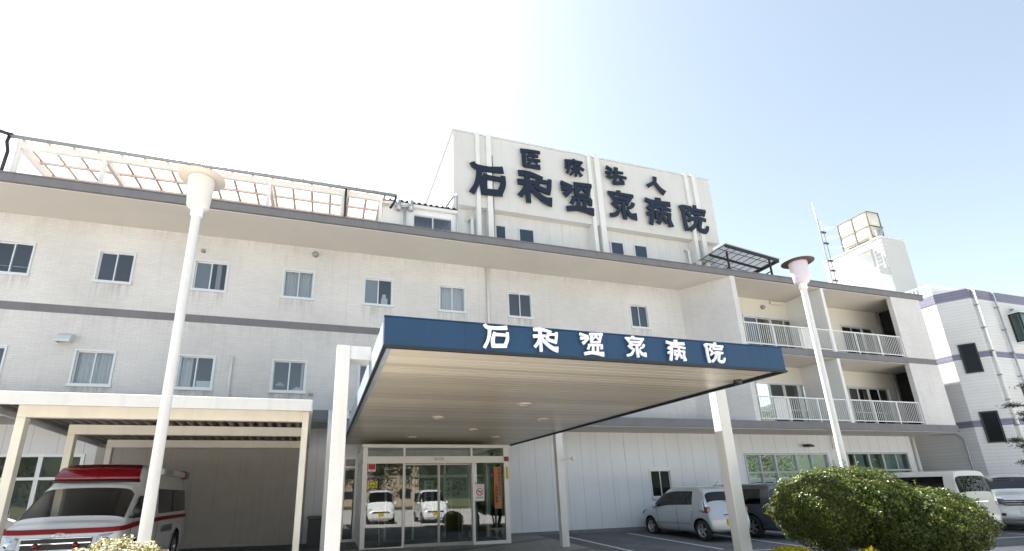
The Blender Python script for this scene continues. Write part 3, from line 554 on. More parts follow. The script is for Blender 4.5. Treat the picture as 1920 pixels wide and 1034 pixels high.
# ---------------------------------------------------------------- entrance canopy
K=thing('entrance_canopy','flat entrance canopy with a navy fascia and white raised letters','canopy',(3.2,10,0))
cx0,cx1,cy0,cy1,cz0,cz1=.53,5.95,4.95,15.55,3.0,3.315
mb=MB(); mb.box(cx0,cx1,cy0,cy0+.12,cz0,cz1); FF=mb.build('front_fascia',BLUE,K,bevel=.006)
mb=MB()
for x in (1.41,2.30,3.19,4.08,4.97): mb.box(x-.003,x+.003,cy0-.0015,cy0+.01,cz0+.004,cz1-.004)
mb.build('panel_joint',mat('fascia_joint',(.008,.03,.08),.6),FF)
mb=MB(); mb.box(cx0-.005,cx1+.005,cy0-.006,cy0+.05,cz1+.001,cz1+.014); mb.build('coping',BLUE,FF)
SIDEF=mat('pale_side_fascia',(.34,.40,.46),.4,var=.12,streak=.12)  # left side fascia, paler and greyer than the front blue
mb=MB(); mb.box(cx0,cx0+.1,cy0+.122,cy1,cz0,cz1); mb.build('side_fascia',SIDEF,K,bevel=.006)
mb=MB(); mb.box(cx1-.1,cx1,cy0+.122,cy1,cz0,cz1); mb.build('side_fascia',BLUE,K,bevel=.006)
mb=MB(); mb.box(cx0+.1,cx1-.1,cy0+.12,cy1,cz1-.05,cz1-.01); mb.build('roof_deck',ALUD,K)
mb=MB(); mb.box(cx0-.012,cx0+.03,cy0-.012,cy1,cz0-.03,cz0-.002); mb.box(cx1-.03,cx1+.012,cy0-.012,cy1,cz0-.03,cz0-.002); mb.box(cx0+.03,cx1-.03,cy0-.012,cy0+.03,cz0-.03,cz0-.002); mb.build('edge_trim',BLACKP,K)
sm,st_,sp=nodes('beige_ceiling_slats')
g_=st_.nodes.new('ShaderNodeNewGeometry'); cr=st_.nodes.new('ShaderNodeValToRGB'); st_.links.new(g_.outputs['Random Per Island'],cr.inputs[0])
for e,(p_,c_) in zip(cr.color_ramp.elements,((0,(.43,.38,.305)),(1,(.60,.545,.45)))): e.position=p_; e.color=(*c_,1)
st_.links.new(cr.outputs[0],sp.inputs['Base Color']); sp.inputs['Roughness'].default_value=.32
mb=MB(); y=cy0+.13; i=0
while y<cy1-.1:
    mb.box(cx0+.1,cx1-.1,y,min(y+.137,cy1),cz0+.0,cz0+.03); y+=.15; i+=1
mb.build('ceiling_slats',sm,K)
mb=MB(); mb.box(cx0+.1,cx1-.1,cy0+.13,cy1,cz0+.05,cz0+.06); mb.build('ceiling_backing',DARK,K)
LAMPG=mat('downlight_ring',(.62,.55,.45),.3,.2)
for x,yy in ((3.38,8.05),(2.18,9.82),(4.46,9.74),(3.44,11.59),(2.24,13.3),(4.56,13.2)):
    k=MB(); k.lathe([(.085,-.005),(.09,-.022),(.135,-.026),(.14,.002)],(x,yy,cz0),24); dl=k.build('downlight',LAMPG,K); k=MB(); k.lathe([(0,-.004),(.085,-.004)],(x,yy,cz0),24); k.build('lamp_glass',mat('dim_bulb_glass',(.10,.08,.06),.1),dl)
for x,z,ch in ((1.755,3.165,'石'),(2.36,3.16,'和'),(2.96,3.165,'温'),(3.56,3.165,'泉'),(4.155,3.155,'病'),(4.75,3.16,'院')):
    k=MB(); stroke_mesh(k,ch,x,z,.262,cy0-.05,.022,.90,1.0); k.build('canopy_letter',LETW,K,recalc=True)
for x0,x1,yy,zt_ in ((.085,.262,6.5,3.435),(.055,.235,11.9,3.435),(6.225,6.435,6.55,3.435),(6.17,6.38,12.6,3.435)):
    k=MB(); z0=gz(x0,yy)-.1; k.box(x0,x1,yy-.0,yy+(.17 if x0>1 else .3),z0,zt_); k.build('post',COLW,K,bevel=.012)
    k=MB(); a,b=(x1+.001,cx0) if x0<1 else (cx1,x0-.001)
    k.box(a,b,yy+.02,yy+(.15 if x0>1 else .28),3.25,zt_-.003); k.build('bracket_arm',COLW,K)
k=MB(); k.bar((6.31,12.58,2.32),(6.55,12.35,2.35),.035); k.box(6.5,6.6,12.3,12.42,2.29,2.39); k.build('security_camera',WHITE,K,bevel=.01)
k=MB(); k.lathe([(0,.03),(.06,.03),(.06,-.03),(.045,-.07),(0,-.08)],(5.75,5.6,cz0),14); k.build('dome_camera',BLACKP,K)

# ---------------------------------------------------------------- glass entrance porch
E_=thing('entrance_porch','glazed white framed entrance porch with sliding doors under the canopy','entrance porch',(3.1,13.85,.1))
ex0,ex1,ey,ez=1.03,5.2,13.85,2.84
zg=.10
EF=mat('entrance_frame',(.76,.74,.70),.35,.1,var=.04)
mb=MB()
def fr(x0,x1,z0,z1,y0=ey,y1=ey+.1): mb.box(x0,x1,y0,y1,z0,z1)
fr(ex0,1.155,zg-.1,ez-.09); fr(5.06,ex1,zg-.1,ez-.09)                       # corner posts
mb.box(ex0-.03,ex1+.03,ey-.03,ey+.14,ez-.088,ez)                            # head
fr(2.12,2.175,2.335,2.75); fr(4.055,4.115,2.335,2.75)
fr(1.157,5.058,2.33,2.52,ey-.01,ey+.1)                                       # transom
fr(2.12,2.165,zg,2.328); fr(4.095,4.165,zg,2.328)
fr(1.157,2.118,zg,zg+.1); fr(4.167,5.058,zg,zg+.12)
mb.build('frame',EF,E_,bevel=.005)
mb=MB(); mb.box(2.168,4.092,ey-.02,ey+.1,zg-.05,zg+.02); mb.build('threshold',mat('steel_sill',(.4,.4,.4),.3,.8),E_)
for a,b,z0,z1 in ((1.157,2.118,zg+.1,2.33),(4.167,5.058,zg+.12,2.33),(1.157,2.118,2.52,2.75),(2.176,4.054,2.52,2.75),(4.116,5.058,2.52,2.75)):
    k=MB(); k.box(a,b,ey+.045,ey+.053,z0,z1); k.build('glass',GLASSE,E_)
for a,b in ((2.17,3.125),(3.135,4.09)):
    k=MB(); s=.028
    k.box(a,a+s,ey+.05,ey+.08,zg+.03,2.32); k.box(b-s,b,ey+.05,ey+.08,zg+.03,2.32); k.box(a+s,b-s,ey+.05,ey+.08,zg+.03,zg+.14); k.box(a+s,b-s,ey+.05,ey+.08,2.28,2.32)
    d_=k.build('sliding_door',mat('door_frame',(.35,.34,.33),.3,.6),E_); k=MB(); k.box(a+s,b-s,ey+.06,ey+.068,zg+.14,2.28); k.build('glass',GLASSE,d_)
k=MB(); k.box(3.0,3.24,ey-.05,ey-.01,2.415,2.475); k.box(3.02,3.22,ey-.053,ey-.05,2.43,2.46,1); k.build('door_sensor',[ALUD,WHITE],E_)
for a in (ex0,ex1-.06):
    k=MB()
    for yy in (14.4,15.0,15.6): k.box(a,a+.06,yy-.03,yy+.03,zg,2.75)
    for c,d in ((2.75,2.84),(2.33,2.42),(zg,zg+.1)): k.box(a+.002,a+.058,ey+.102,15.69,c,d)
    k.build('side_frame',EF,E_)
for x in (ex0+.03,ex1-.03):
    k=MB(); k.box(x-.004,x+.004,ey+.1,15.7,zg+.1,2.75); k.build('side_glass',GLASSE,E_)
k=MB(); k.box(ex0,ex1,ey+.1,15.7,2.845,2.86); k.build('porch_ceiling',WHITE,E_)
# lobby behind
k=MB(); k.box(1.0,5.4,15.9,18.1,zg-.02,zg+.0); k.box(1.0,5.4,13.95,15.9,zg-.02,zg+.003); k.build('lobby_floor',mat('lobby_floor',(.13,.13,.135),.12,var=.1),E_)
k=MB()
for x in (1.9,2.75,3.75,4.55): k.box(x-.03,x+.03,15.78,15.86,zg,2.55)
k.box(1.3,5.1,15.78,15.86,2.0,2.08); k.build('inner_door_frame',EF,E_)
k=MB(); k.box(.9,5.5,18.0,18.1,0,3.4); k.box(2.2,2.9,17.9,18.0,.5,1.9); k.build('lobby_wall',ROOM,E_)
k=MB(); k.bar((1.62,14.6,zg),(1.58,14.62,1.0),.03); k.box(1.35,1.9,14.5,14.75,zg,zg+.05); tag(k.build('umbrella_stand',WHITE),'low white stand with an upright rod inside the left entrance pane','stand')
# notices and banners
def text(body,size,loc,m_,parent=None,name='lettering',rot=(R_(90),0,0),ext=.001,vert=False,sp=.95,bold=0):
    c=bpy.data.curves.new(name,'FONT'); c.body='\n'.join(body) if vert else body; c.size=size; c.align_x='CENTER'; c.align_y='CENTER'; c.space_line=sp; c.extrude=ext; c.offset=bold; c.resolution_u=2
    t=bpy.data.objects.new(name,c); COL.objects.link(t); bpy.context.view_layer.update()
    me=bpy.data.meshes.new_from_object(t.evaluated_get(bpy.context.evaluated_depsgraph_get())); bpy.data.objects.remove(t); me.materials.clear(); me.materials.append(m_)
    o=bpy.data.objects.new(name,me); COL.objects.link(o)
    M=Matrix.Translation(loc)@Matrix([Vector((1,0,0)),Vector((0,1,0)),Vector((0,0,1))]).to_4x4()
    from mathutils import Euler
    me.transform(Matrix.Translation(loc)@Euler(rot).to_matrix().to_4x4())
    if parent: o.parent=parent; o.location=-Vector(parent.location)
    return o
INK=mat('black_ink',(.02,.02,.02),.6); REDP=mat('red_print',(.50,.02,.03),.5); PAPER=mat('white_paper',(.78,.77,.75),.7); YEL=mat('yellow_sticker',(.72,.58,.03),.5); ORG=mat('orange_board',(.42,.15,.05),.55,var=.12); PUR=mat('purple_print',(.22,.06,.25),.6)
def notice(name,label,x0,x1,z0,z1,m_,y=ey+.036,cat='notice'):
    t=thing(name,label,cat,((x0+x1)/2,y,z0)); k=MB(); k.box(x0,x1,y,y+.004,z0,z1); k.build('sheet',m_,t); return t
t=notice('notice','white notice with a solid red square, top left of the left glass pane',1.18,1.38,2.12,2.325,PAPER); k=MB(); k.box(1.19,1.37,ey+.032,ey+.035,2.175,2.315); k.build('red_square',REDP,t); text('ご案内',.035,(1.28,ey+.034,2.147),INK,t)
t=notice('notice','narrow purple strip notice under the red one on the left pane',1.185,1.25,1.88,2.11,PUR); text('面会',.05,(1.217,ey+.034,2.0),PAPER,t,vert=True)
t=notice('notice','yellow sticker with an oval badge on the left glass pane',1.19,1.44,1.69,1.87,PAPER)
k=MB(); k.box(1.195,1.435,ey+.032,ey+.035,1.695,1.865); k.build('yellow_field',YEL,t)
k=MB(); k.lathe([(.085,0),(.1,0),(.1,-.002),(.085,-.002)],(1.315,ey+.031,1.78),28,0,'y'); k.build('badge_ring',INK,t); k=MB(); k.box(1.275,1.355,ey+.029,ey+.031,1.745,1.772); k.build('badge_bar',INK,t)
t=notice('no_smoking_sign','white no smoking sign with a red crossed circle on the right pane',4.175,4.45,1.28,1.74,PAPER)
k=MB(); k.lathe([(.082,0),(.102,0),(.102,-.003),(.082,-.003)],(4.312,ey+.031,1.53),32,0,'y'); k.bar((4.245,ey+.029,1.597),(4.379,ey+.029,1.463),.016,.003,0,(0,1,0)); k.build('red_ring',REDP,t)
k=MB(); k.box(4.262,4.345,ey+.032,ey+.0355,1.517,1.543); k.box(4.35,4.365,ey+.032,ey+.0355,1.517,1.56); k.build('cigarette',INK,t); text('NO SMOKING',.032,(4.312,ey+.034,1.68),REDP,t); text('敷地内禁煙',.04,(4.312,ey+.034,1.37),REDP,t)
t=notice('wooden_name_board','tall orange board with black vertical writing beside the right pane',4.75,4.97,1.06,2.22,ORG,cat='board'); text('石和共立リハビリ',.075,(4.915,ey+.033,1.78),INK,t,vert=True,sp=1.3,bold=.002); text('支援相談室',.075,(4.82,ey+.033,1.45),INK,t,vert=True,sp=1.3,bold=.002)
t=notice('yellow_name_plate','narrow yellow plate with red writing on the right entrance post',5.10,5.185,1.86,2.22,YEL,ey-.006); text('救急指定病院',.045,(5.142,ey-.008,2.04),REDP,t,vert=True)
k=MB(); k.box(5.08,5.19,ey-.07,ey-.002,2.37,2.50); k.box(5.1,5.17,ey-.075,ey-.07,2.39,2.48,1); tag(k.build('alarm_box',[mat('dark_red_box',(.10,.02,.02),.5),REDP],bevel=.006),'small dark red box on the top of the right entrance post','box')
BN=[(3.2,3.52,.72,1.93,'一般の面会禁止','white banner with black vertical writing behind the left sliding door'),(3.86,4.14,1.0,1.9,'マスク着用','white banner with black vertical writing behind the right sliding door')]
for x0,x1,z0,z1,tx,lb in BN:
    y=16.4; t=thing('hanging_banner',lb,'banner',((x0+x1)/2,y,z0),0,'banners inside the entrance'); k=MB(); k.box(x0,x1,y,y+.006,z0,z1); k.build('cloth',PAPER,t); text(tx,.17,((x0+x1)/2,y-.003,(z0+z1)/2),INK,t,vert=True,sp=1.0,bold=.004)
t=thing('wire_cart','grey wire cart standing inside the right sliding door','cart',(4.35,15.0,zg))
k=MB()
for x in (4.05,4.5):
    for yy in (14.85,15.25): k.tube([(x,yy,zg),(x,yy,1.05)],.014)
k.build('cart_frame',ALU,t); k=MB()
for i in range(12): k.bar((4.05,14.85,.5+.045*i),(4.5,14.85,.5+.045*i),.008)
for i in range(12): k.bar((4.05+.041*i,14.85,.45),(4.05+.041*i,14.85,1.05),.008)
k.box(4.04,4.51,14.84,15.26,.44,.455); k.box(4.08,4.48,14.9,15.2,.46,.95,0); k.build('cart_basket',mat('grey_mesh',(.3,.28,.3),.6),t)
# container by the carport
t=thing('storage_bin','dark grey storage bin between the carport and the entrance canopy','bin',(-.1,15.2,.05)); k=MB(); k.box(-.28,.12,15.0,15.5,.1,.92); k.build('bin_body',mat('dark_bin',(.07,.07,.075),.6,var=.2),t,bevel=.02); k=MB(); k.box(-.31,.15,14.97,15.53,.921,.99); k.build('bin_lid',mat('grey_lid',(.12,.12,.125),.5),t,bevel=.02)

# ---------------------------------------------------------------- ambulance carport
CP=thing('carport','white steel carport with a corrugated roof sheltering the ambulance','carport',(-2.3,12,0))
CW=mat('cream_steel',(.72,.68,.58),.45,var=.05,streak=.08)
q=1.083
FR=[(-4.07*q,-.351*q,8.34*q),(-4.29*q,-.444*q,10.4*q),(-4.577*q,-.556*q,12.95*q)]   # x left, x right, y of the three frames
zb,ztp=1.5+1.16*q,1.5+1.33*q
for xl,xr,y in FR:
    k=MB(); k.box(xl,xr,y,y+.14,zb,ztp); k.build('beam',CW,CP,bevel=.006)
    for a,b in ((xl,xl+.12),(xr-.0,xr+.1)):
        k=MB(); k.box(a,b,y+.002,y+.138,gz(a,y)-.1,ztp-.002 if a>-1 else zb-.001); k.build('post',CW,CP,bevel=.008)
yf_,yb_=8.0*q,14.5*q
def cl(y): return -4.03*q-(y-8.0*q)*.11
def crt(y): return -.225*q-(y-8.0*q)*.03
k=MB(); N=26*8
k.grid([[(cl(y)-.45+(crt(y)-cl(y)+.45)*i/N,y,ztp+.045+.04*max(-1,min(1,1.6*math.sin(i/8*2*math.pi)))) for i in range(N+1)] for y in (yf_+.06,yb_)],0,False)
k.build('corrugated_roof',mat('brown_grey_sheet',(.16,.145,.13),.5,.2,var=.15),CP,recalc=False)
k=MB(); k.box(cl(yf_)-.5,crt(yf_)+.01,yf_,yf_+.05,1.5+1.28*q,1.5+1.455*q); k.box(cl(yf_)-.5,crt(yf_)+.01,yf_+.05,yf_+.11,1.5+1.29*q,1.5+1.31*q); k.build('front_fascia',mat('carport_fascia',(.63,.625,.61),.45,var=.05,streak=.1),CP,bevel=.008)
k=MB(); k.bar((crt(yf_)-.0,yf_+.052,1.5+1.37*q),(crt(yb_)+.0,yb_,1.5+1.37*q),.05,.19); k.build('side_fascia',WHITE,CP)
k=MB(); k.bar((cl(yf_)-.48,yf_+.052,1.5+1.37*q),(cl(yb_)-.48,yb_,1.5+1.37*q),.05,.19); k.build('side_fascia',WHITE,CP)

# ---------------------------------------------------------------- street lamps
LPOLE=mat('lamp_pole_paint',(.64,.64,.64),.4,var=.05,scale=2,streak=.08)
def lamp(label,x,y,zn,brimm,shadem):
    t=thing('street_lamp',label,'street lamp',(x,y,gz(x,y)),0,'white lamps with flat brims on tall poles')
    z0=gz(x,y)
    k=MB(); k.lathe([(.058,0),(.058,1.2),(.052,2.5),(.05,zn-z0)],(x,y,z0),20); k.lathe([(.13,0),(.13,.02),(.06,.03)],(x,y,z0),20); k.build('pole',LPOLE,t)
    k=MB(); k.lathe([(.052,-.05),(.066,-.045),(.066,.03),(.075,.05)],(x,y,zn),20); k.build('neck',WHITE,t)
    k=MB(); k.lathe([(.07,.045),(.105,.06),(.122,.085),(.15,.45),(.15,.47),(0,.47)],(x,y,zn),32); k.build('lamp_shade',shadem,t)
    k=MB(); k.lathe([(.13,.468),(.262,.47),(.265,.478),(.16,.52),(.0,.54)],(x,y,zn),36); k.build('brim',brimm,t)
SH1=mat('warm_white_shade',(.60,.585,.56),.35,var=.04); SH2=mat('lilac_white_shade',(.56,.51,.57),.35,var=.05)
lamp('tall white lamp with a cream brim in front of the carport',-1.65,6.0,4.84,mat('cream_brim',(.50,.455,.40),.5,var=.1),SH1)
lamp('tall white lamp with a dark brown brim rising out of the big shrub',8.02,6.0,4.9,mat('brown_brim',(.075,.045,.032),.5,var=.4,scale=9),SH2)

# ---------------------------------------------------------------- shrubs
def leaves(name,pts,nrm,size,m_,parent=None,tilt=.8,asp=.55):
    n=len(pts); d=nrm+rng.normal(0,tilt,(n,3)); d/=np.linalg.norm(d,axis=1)[:,None]
    r=rng.normal(0,1,(n,3)); a=np.cross(d,r); a/=np.linalg.norm(a,axis=1)[:,None]; b=np.cross(d,a)
    s=(size*rng.uniform(.6,1.35,n))[:,None]
    V=np.stack([pts-a*s, pts+b*s*asp+d*s*.12, pts+a*s, pts-b*s*asp+d*s*.12],1).reshape(-1,3)
    me=bpy.data.meshes.new(name); me.vertices.add(4*n); me.vertices.foreach_set('co',V.ravel().astype(np.float32))
    idx=np.arange(4*n).reshape(-1,4); tri=np.stack([idx[:,[0,1,2]],idx[:,[0,2,3]]],1).reshape(-1)
    me.loops.add(6*n); me.loops.foreach_set('vertex_index',tri); me.polygons.add(2*n); me.polygons.foreach_set('loop_start',np.arange(0,6*n,3)); me.polygons.foreach_set('loop_total',np.full(2*n,3))
    me.update(); me.validate(); me.materials.append(m_)
    o=bpy.data.objects.new(name,me); COL.objects.link(o)
    if parent: o.parent=parent; o.location=-Vector(parent.location)
    return o
def blob(lobes,n,lo=.72,hi=1.04,bump=.10):
    P=[];Nn=[]; vol=np.array([l[3]*l[4]+l[4]*l[5]+l[3]*l[5] for l in lobes]); 
    for (cx,cy,cz,rx,ry,rz),k in zip(lobes,(n*vol/vol.sum()).astype(int)):
        d=rng.normal(0,1,(k,3)); d/=np.linalg.norm(d,axis=1)[:,None]
        f=rng.beta(3.2,1.2,k)*(hi-lo)+lo
        f*=1+bump*(np.sin(d[:,0]*7+cx*3)*np.sin(d[:,1]*6+1)*np.cos(d[:,2]*8)+.5*np.sin(d[:,0]*17+d[:,2]*13))
        p=np.array([cx,cy,cz])+d*f[:,None]*np.array([rx,ry,rz]); keep=np.ones(k,bool)
        for l in lobes:
            if l[:3]==(cx,cy,cz): continue
            keep&=(((p-np.array(l[:3]))/np.array(l[3:]))**2).sum(1)>.6
        P.append(p[keep]); Nn.append(d[keep])
    return np.concatenate(P),np.concatenate(Nn)
def core(mb,l,f=.70):
    cx,cy,cz,rx,ry,rz=l
    mb.grid([[(cx+f*rx*math.cos(a)*math.cos(b),cy+f*ry*math.sin(a)*math.cos(b),cz+f*rz*math.sin(b)) for a in [2*math.pi*i/20 for i in range(20)]] for b in [-math.pi/2+math.pi*j/10 for j in range(11)]],0,True,True)
HOLLY=leafmat('holly_leaf',[(0,(.020,.040,.008)),(.5,(.046,.078,.014)),(.85,(.10,.125,.020)),(1,(.15,.14,.03))],.42,.36,.35)
BARK=mat('grey_bark',(.16,.14,.12),.85,var=.3,bump=.5)
def shrub(name,label,loc,lobes,n,size,m_,trunk=True,cat='shrub',corem=None,tilt=.8,lo=.72):
    t=thing(name,label,cat,loc); p,d=blob(lobes,n,lo)
    if n>50000:                                                  # stray shoots
        q=[];e=[]
        for i in rng.choice(len(p),420,replace=False):
            if d[i,2]<-.2: continue
            ln=rng.uniform(.04,.15); g_=d[i]*.7+np.array([0,0,.5])+rng.normal(0,.2,3)
            for s_ in np.linspace(.3,1,7): q.append(p[i]+g_*ln*s_+rng.normal(0,.008,3)); e.append(d[i])
        p=np.concatenate([p,np.array(q)]); d=np.concatenate([d,np.array(e)])
    leaves('foliage',p,d,size,m_,t,tilt)
    k=MB(); [core(k,l) for l in lobes]; k.build('inner_foliage',corem or m_,t)
    if trunk:
        k=MB(); x,y,z=loc
        for dx,dy,r in ((0,0,.06),(.25,-.2,.04),(-.2,.12,.04),(.42,-.4,.045)): k.tube([(x+dx*.4,y+dy*.4,z-.1),(x+dx*.8,y+dy*.8,z+.4),(x+dx*1.6,y+dy*1.6,z+.85)],[r,r*.85,r*.5])
        k.build('trunk',BARK,t)
    return t
LB=[(7.25,5.80,1.13,.75,.75,.56),(7.62,5.55,1.17,.64,.64,.52),(8.14,5.02,.93,.58,.60,.47),(7.45,5.75,1.29,.56,.56,.43),(7.85,5.2,.88,.58,.52,.40)]
shrub('holly_shrub','large rounded dark green shrub around the right lamp pole',(7.7,5.4,gz(7.7,5.4)),LB,100000,.0175,HOLLY,lo=.74,tilt=.55)
FLW=leafmat('flowering_leaf',[(0,(.06,.08,.015)),(.35,(.14,.15,.03)),(.6,(.40,.36,.20)),(1,(.62,.56,.42))],.5,.3,.3)
shrub('clipped_shrub','small pale flowering clipped shrub in front of the ambulance',(-1.55,5.0,.05),[(-1.55,5.0,.62,.40,.38,.585),(-1.35,5.02,.60,.30,.3,.55),(-1.75,5.0,.58,.28,.3,.56)],16000,.016,FLW,False,lo=.85)
GOLD=leafmat('golden_leaf',[(0,(.20,.22,.01)),(.5,(.38,.36,.015)),(1,(.55,.48,.03))],.45,.4,.3)
shrub('golden_shrub','low bright yellow shrub in front of the right canopy post',(5.72,5.2,.0),[(5.72,5.2,.38,.42,.4,.355),(5.9,5.0,.3,.35,.3,.36)],12000,.02,GOLD,False,lo=.85)
shrub('golden_shrub','small yellow green shoots under the big shrub',(6.85,5.05,.0),[(6.85,5.05,.32,.16,.2,.36)],2500,.024,GOLD,False,lo=.6)
# ---------------------------------------------------------------- vehicles
def boolcut(o, cuts):
    for c in cuts:
        md=o.modifiers.new('cut','BOOLEAN'); md.operation='DIFFERENCE'; md.object=c; md.solver='EXACT'
    bpy.context.view_layer.update()
    me=bpy.data.meshes.new_from_object(o.evaluated_get(bpy.context.evaluated_depsgraph_get())); o.modifiers.clear(); return me
def car_body(st, W, side_iv, ws_iv, rear_iv, wheels, wr, paintm, glassm, root, sub=2, strip_iv=None, stripm=None, flare=.0):
    """local axes: x right, y from nose (0) to tail, z up. st rows: y, z bottom, z belt, z top, half width, half roof width"""
    mb=MB(); rows=[]
    for y,zb,zl,zt,hw,hr in st:
        zl=min(zl,zt-.02); h=zl-zb
        half=[(0,zb),(hw*.86,zb),(hw*.97,zb+.14*h),(hw,zb+.50*h),(hw*.985,zl-.16*h),(hw*.965,zl),(max(hr,.02) if zt-zl>.1 else max(hr,hw*.86),max(zt-.07,zl+.012)),(hr*.82,zt-.015),(0,zt)]
        ring=[(x,y,z) for x,z in half]+[(-x,y,z) for x,z in half[-2:0:-1]]
        rows.append(ring)
    n=len(rows[0]); b=len(mb.v)
    for r in rows: mb.v+=r
    NS=8
    def strip(j): return j if j<NS else n-1-j
    for i in range(len(rows)-1):
        for j in range(n):
            k=(j+1)%n; s_=strip(j); mi=0
            if s_==5 and i in side_iv: mi=1
            if s_ in (6,7) and i in ws_iv: mi=2
            if s_ in (6,7) and i in rear_iv: mi=3
            mb.f.append((b+i*n+j,b+i*n+k,b+(i+1)*n+k,b+(i+1)*n+j)); mb.m.append(mi); mb.sm.append(True)
    for e in (0,len(rows)-1):
        o_=b+e*n
        for j in range(NS):
            a,c=j,j+1; q=[o_+a,o_+c,o_+(n-c)%n,o_+(n-a)%n]
            q=list(dict.fromkeys(q)); mb.f.append(tuple(q)); mb.m.append(0); mb.sm.append(True)
    mats=[paintm,glassm,glassm,glassm,BLACKP]
    o=mb.build('body',mats)
    sd_=o.modifiers.new('s','SUBSURF'); sd_.levels=sub; sd_.render_levels=sub
    cuts=[]
    for yw in wheels:
        for sx in (-1,1):
            c=MB(); c.lathe([(0,sx*(W/2+.2)),(wr+.055,sx*(W/2+.2)),(wr+.055,sx*(W/2-.26)),(0,sx*(W/2-.26))],(0,yw,wr),28,0,'x',False); cuts.append(c.build('cutter',BLACKP))
    me=boolcut(o,cuts)
    for c in cuts: bpy.data.objects.remove(c)
    bm=bmesh.new(); bm.from_mesh(me)
    for f in bm.faces:
        c=f.calc_center_median()
        for yw in wheels:
            if math.hypot(c.y-yw,c.z-wr)<wr+.05 and abs(c.x)<W/2-.02: f.material_index=4
            elif math.hypot(c.y-yw,c.z-wr)<wr+.0556 and abs(c.x)>W/2-.27 and abs(Vector((0,c.y-yw,c.z-wr)).normalized().dot(f.normal))>.8: f.material_index=4
    bm.to_mesh(me); bm.free()
    bpy.data.objects.remove(o)
    def piece(name, idx, mats_, side=0):
        b2=bmesh.new(); b2.from_mesh(me); kill=[f for f in b2.faces if f.material_index not in idx or (side and f.calc_center_median().x*side<0)]
        bmesh.ops.delete(b2,geom=kill,context='FACES')
        if not b2.faces: b2.free(); return None
        for f in b2.faces: f.material_index=idx.index(f.material_index)
        m2=bpy.data.meshes.new(name); b2.to_mesh(m2); b2.free()
        for q in mats_: m2.materials.append(q)
        x=bpy.data.objects.new(name,m2); COL.objects.link(x); x.parent=root; return x
    body=piece('body',[0,4],[paintm,BLACKP]); sw=piece('side_window',[1],[glassm])
    if sw:                                                            # one object per pane
        b3=bmesh.new(); b3.from_mesh(sw.data); todo=set(b3.faces); groups=[]
        while todo:
            st_=[todo.pop()]; g_=[st_[0]]
            while st_:
                f=st_.pop()
                for e in f.edges:
                    for f2 in e.link_faces:
                        if f2 in todo: todo.discard(f2); st_.append(f2); g_.append(f2)
            groups.append(g_)
        for g_ in groups:
            vs={v:i for i,v in enumerate(dict.fromkeys(v for f in g_ for v in f.verts))}
            m3=bpy.data.meshes.new('side_window'); m3.from_pydata([tuple(v.co) for v in vs],[],[[vs[v] for v in f.verts] for f in g_]); m3.materials.append(glassm)
            m3.polygons.foreach_set('use_smooth',[True]*len(m3.polygons)); m3.update()
            x=bpy.data.objects.new('side_window',m3); COL.objects.link(x); x.parent=root
        b3.free(); bpy.data.objects.remove(sw); piece('windshield',[2],[glassm]); piece('rear_window',[3],[glassm])
    return body
def put(mb,name,m_,root,bevel=0): return mb.build(name,m_,root,bevel=bevel,local=True)
def wheels(root, W, ys, r, rimm=RIM, spokes=5, w=.17):
    for yw in ys:
        for sx in (-1,1):
            x0=sx*(W/2-.02)
            k=MB(); k.lathe([(r*.66,-sx*.0),(r*.90,sx*.012),(r*.985,-sx*.02),(r,-sx*.05),(r,-sx*(w-.04)),(r*.93,-sx*w),(r*.6,-sx*w)],(x0,yw,r),30,0,'x'); ty=put(k,'wheel',TYRE,root)
            k=MB(); k.lathe([(r*.68,-sx*.012),(r*.66,-sx*.006),(r*.60,-sx*.02),(r*.58,-sx*.08)],(x0,yw,r),30,0,'x'); k.lathe([(0,-sx*.02),(r*.14,-sx*.022),(r*.17,-sx*.035)],(x0,yw,r),16,0,'x')
            for s in range(spokes):
                a=2*math.pi*s/spokes+.3; c_,s__=math.cos(a),math.sin(a)
                k.bar((x0-sx*.032,yw+c_*r*.10,r+s__*r*.10),(x0-sx*.022,yw+c_*r*.62,r+s__*r*.62),r*.2,.02,0,(1,0,0))
            k.lathe([(0,-sx*.09),(r*.62,-sx*.09)],(x0,yw,r),24,1,'x'); put(k,'rim',[rimm,BLACKP],ty)
def plate(root,y,z,m_,txt,face=1,x=0,s=.33):
    k=MB(); k.box(x-s/2,x+s/2,y-.006,y+.006,z-s/4,z+s/4); p=put(k,'number_plate',m_,root,.004)
    t=text(txt,.10,(x,y+face*.008,z-.02),PLATET,None,rot=(R_(90),0,R_(180) if face>0 else 0)); t.parent=root; t=text('山梨 580',.04,(x,y+face*.008,z+.055),PLATET,None,rot=(R_(90),0,R_(180) if face>0 else 0)); t.parent=root
def handle(root,x,y,z,m_,ln=.14):
    k=MB(); k.box(x-.012 if x>0 else x-.012,x+.012,y-ln/2,y+ln/2,z-.014,z+.014); put(k,'door_handle',m_,root,.008)
def mirror(root,x,y,z,m_):
    s=1 if x>0 else -1
    k=MB(); k.lathe([(0,-.05),(.06,-.045),(.085,0),(.08,.05),(0,.06)],(x+s*.08,y,z),14,0,'y'); k.bar((x-s*.03,y+.02,z-.03),(x+s*.08,y+.02,z-.03),.03); put(k,'door_mirror',m_,root)
def seam(root,pts,name='door_seam'):
    k=MB(); k.tube(pts,.004,5); put(k,name,BLACKP,root)
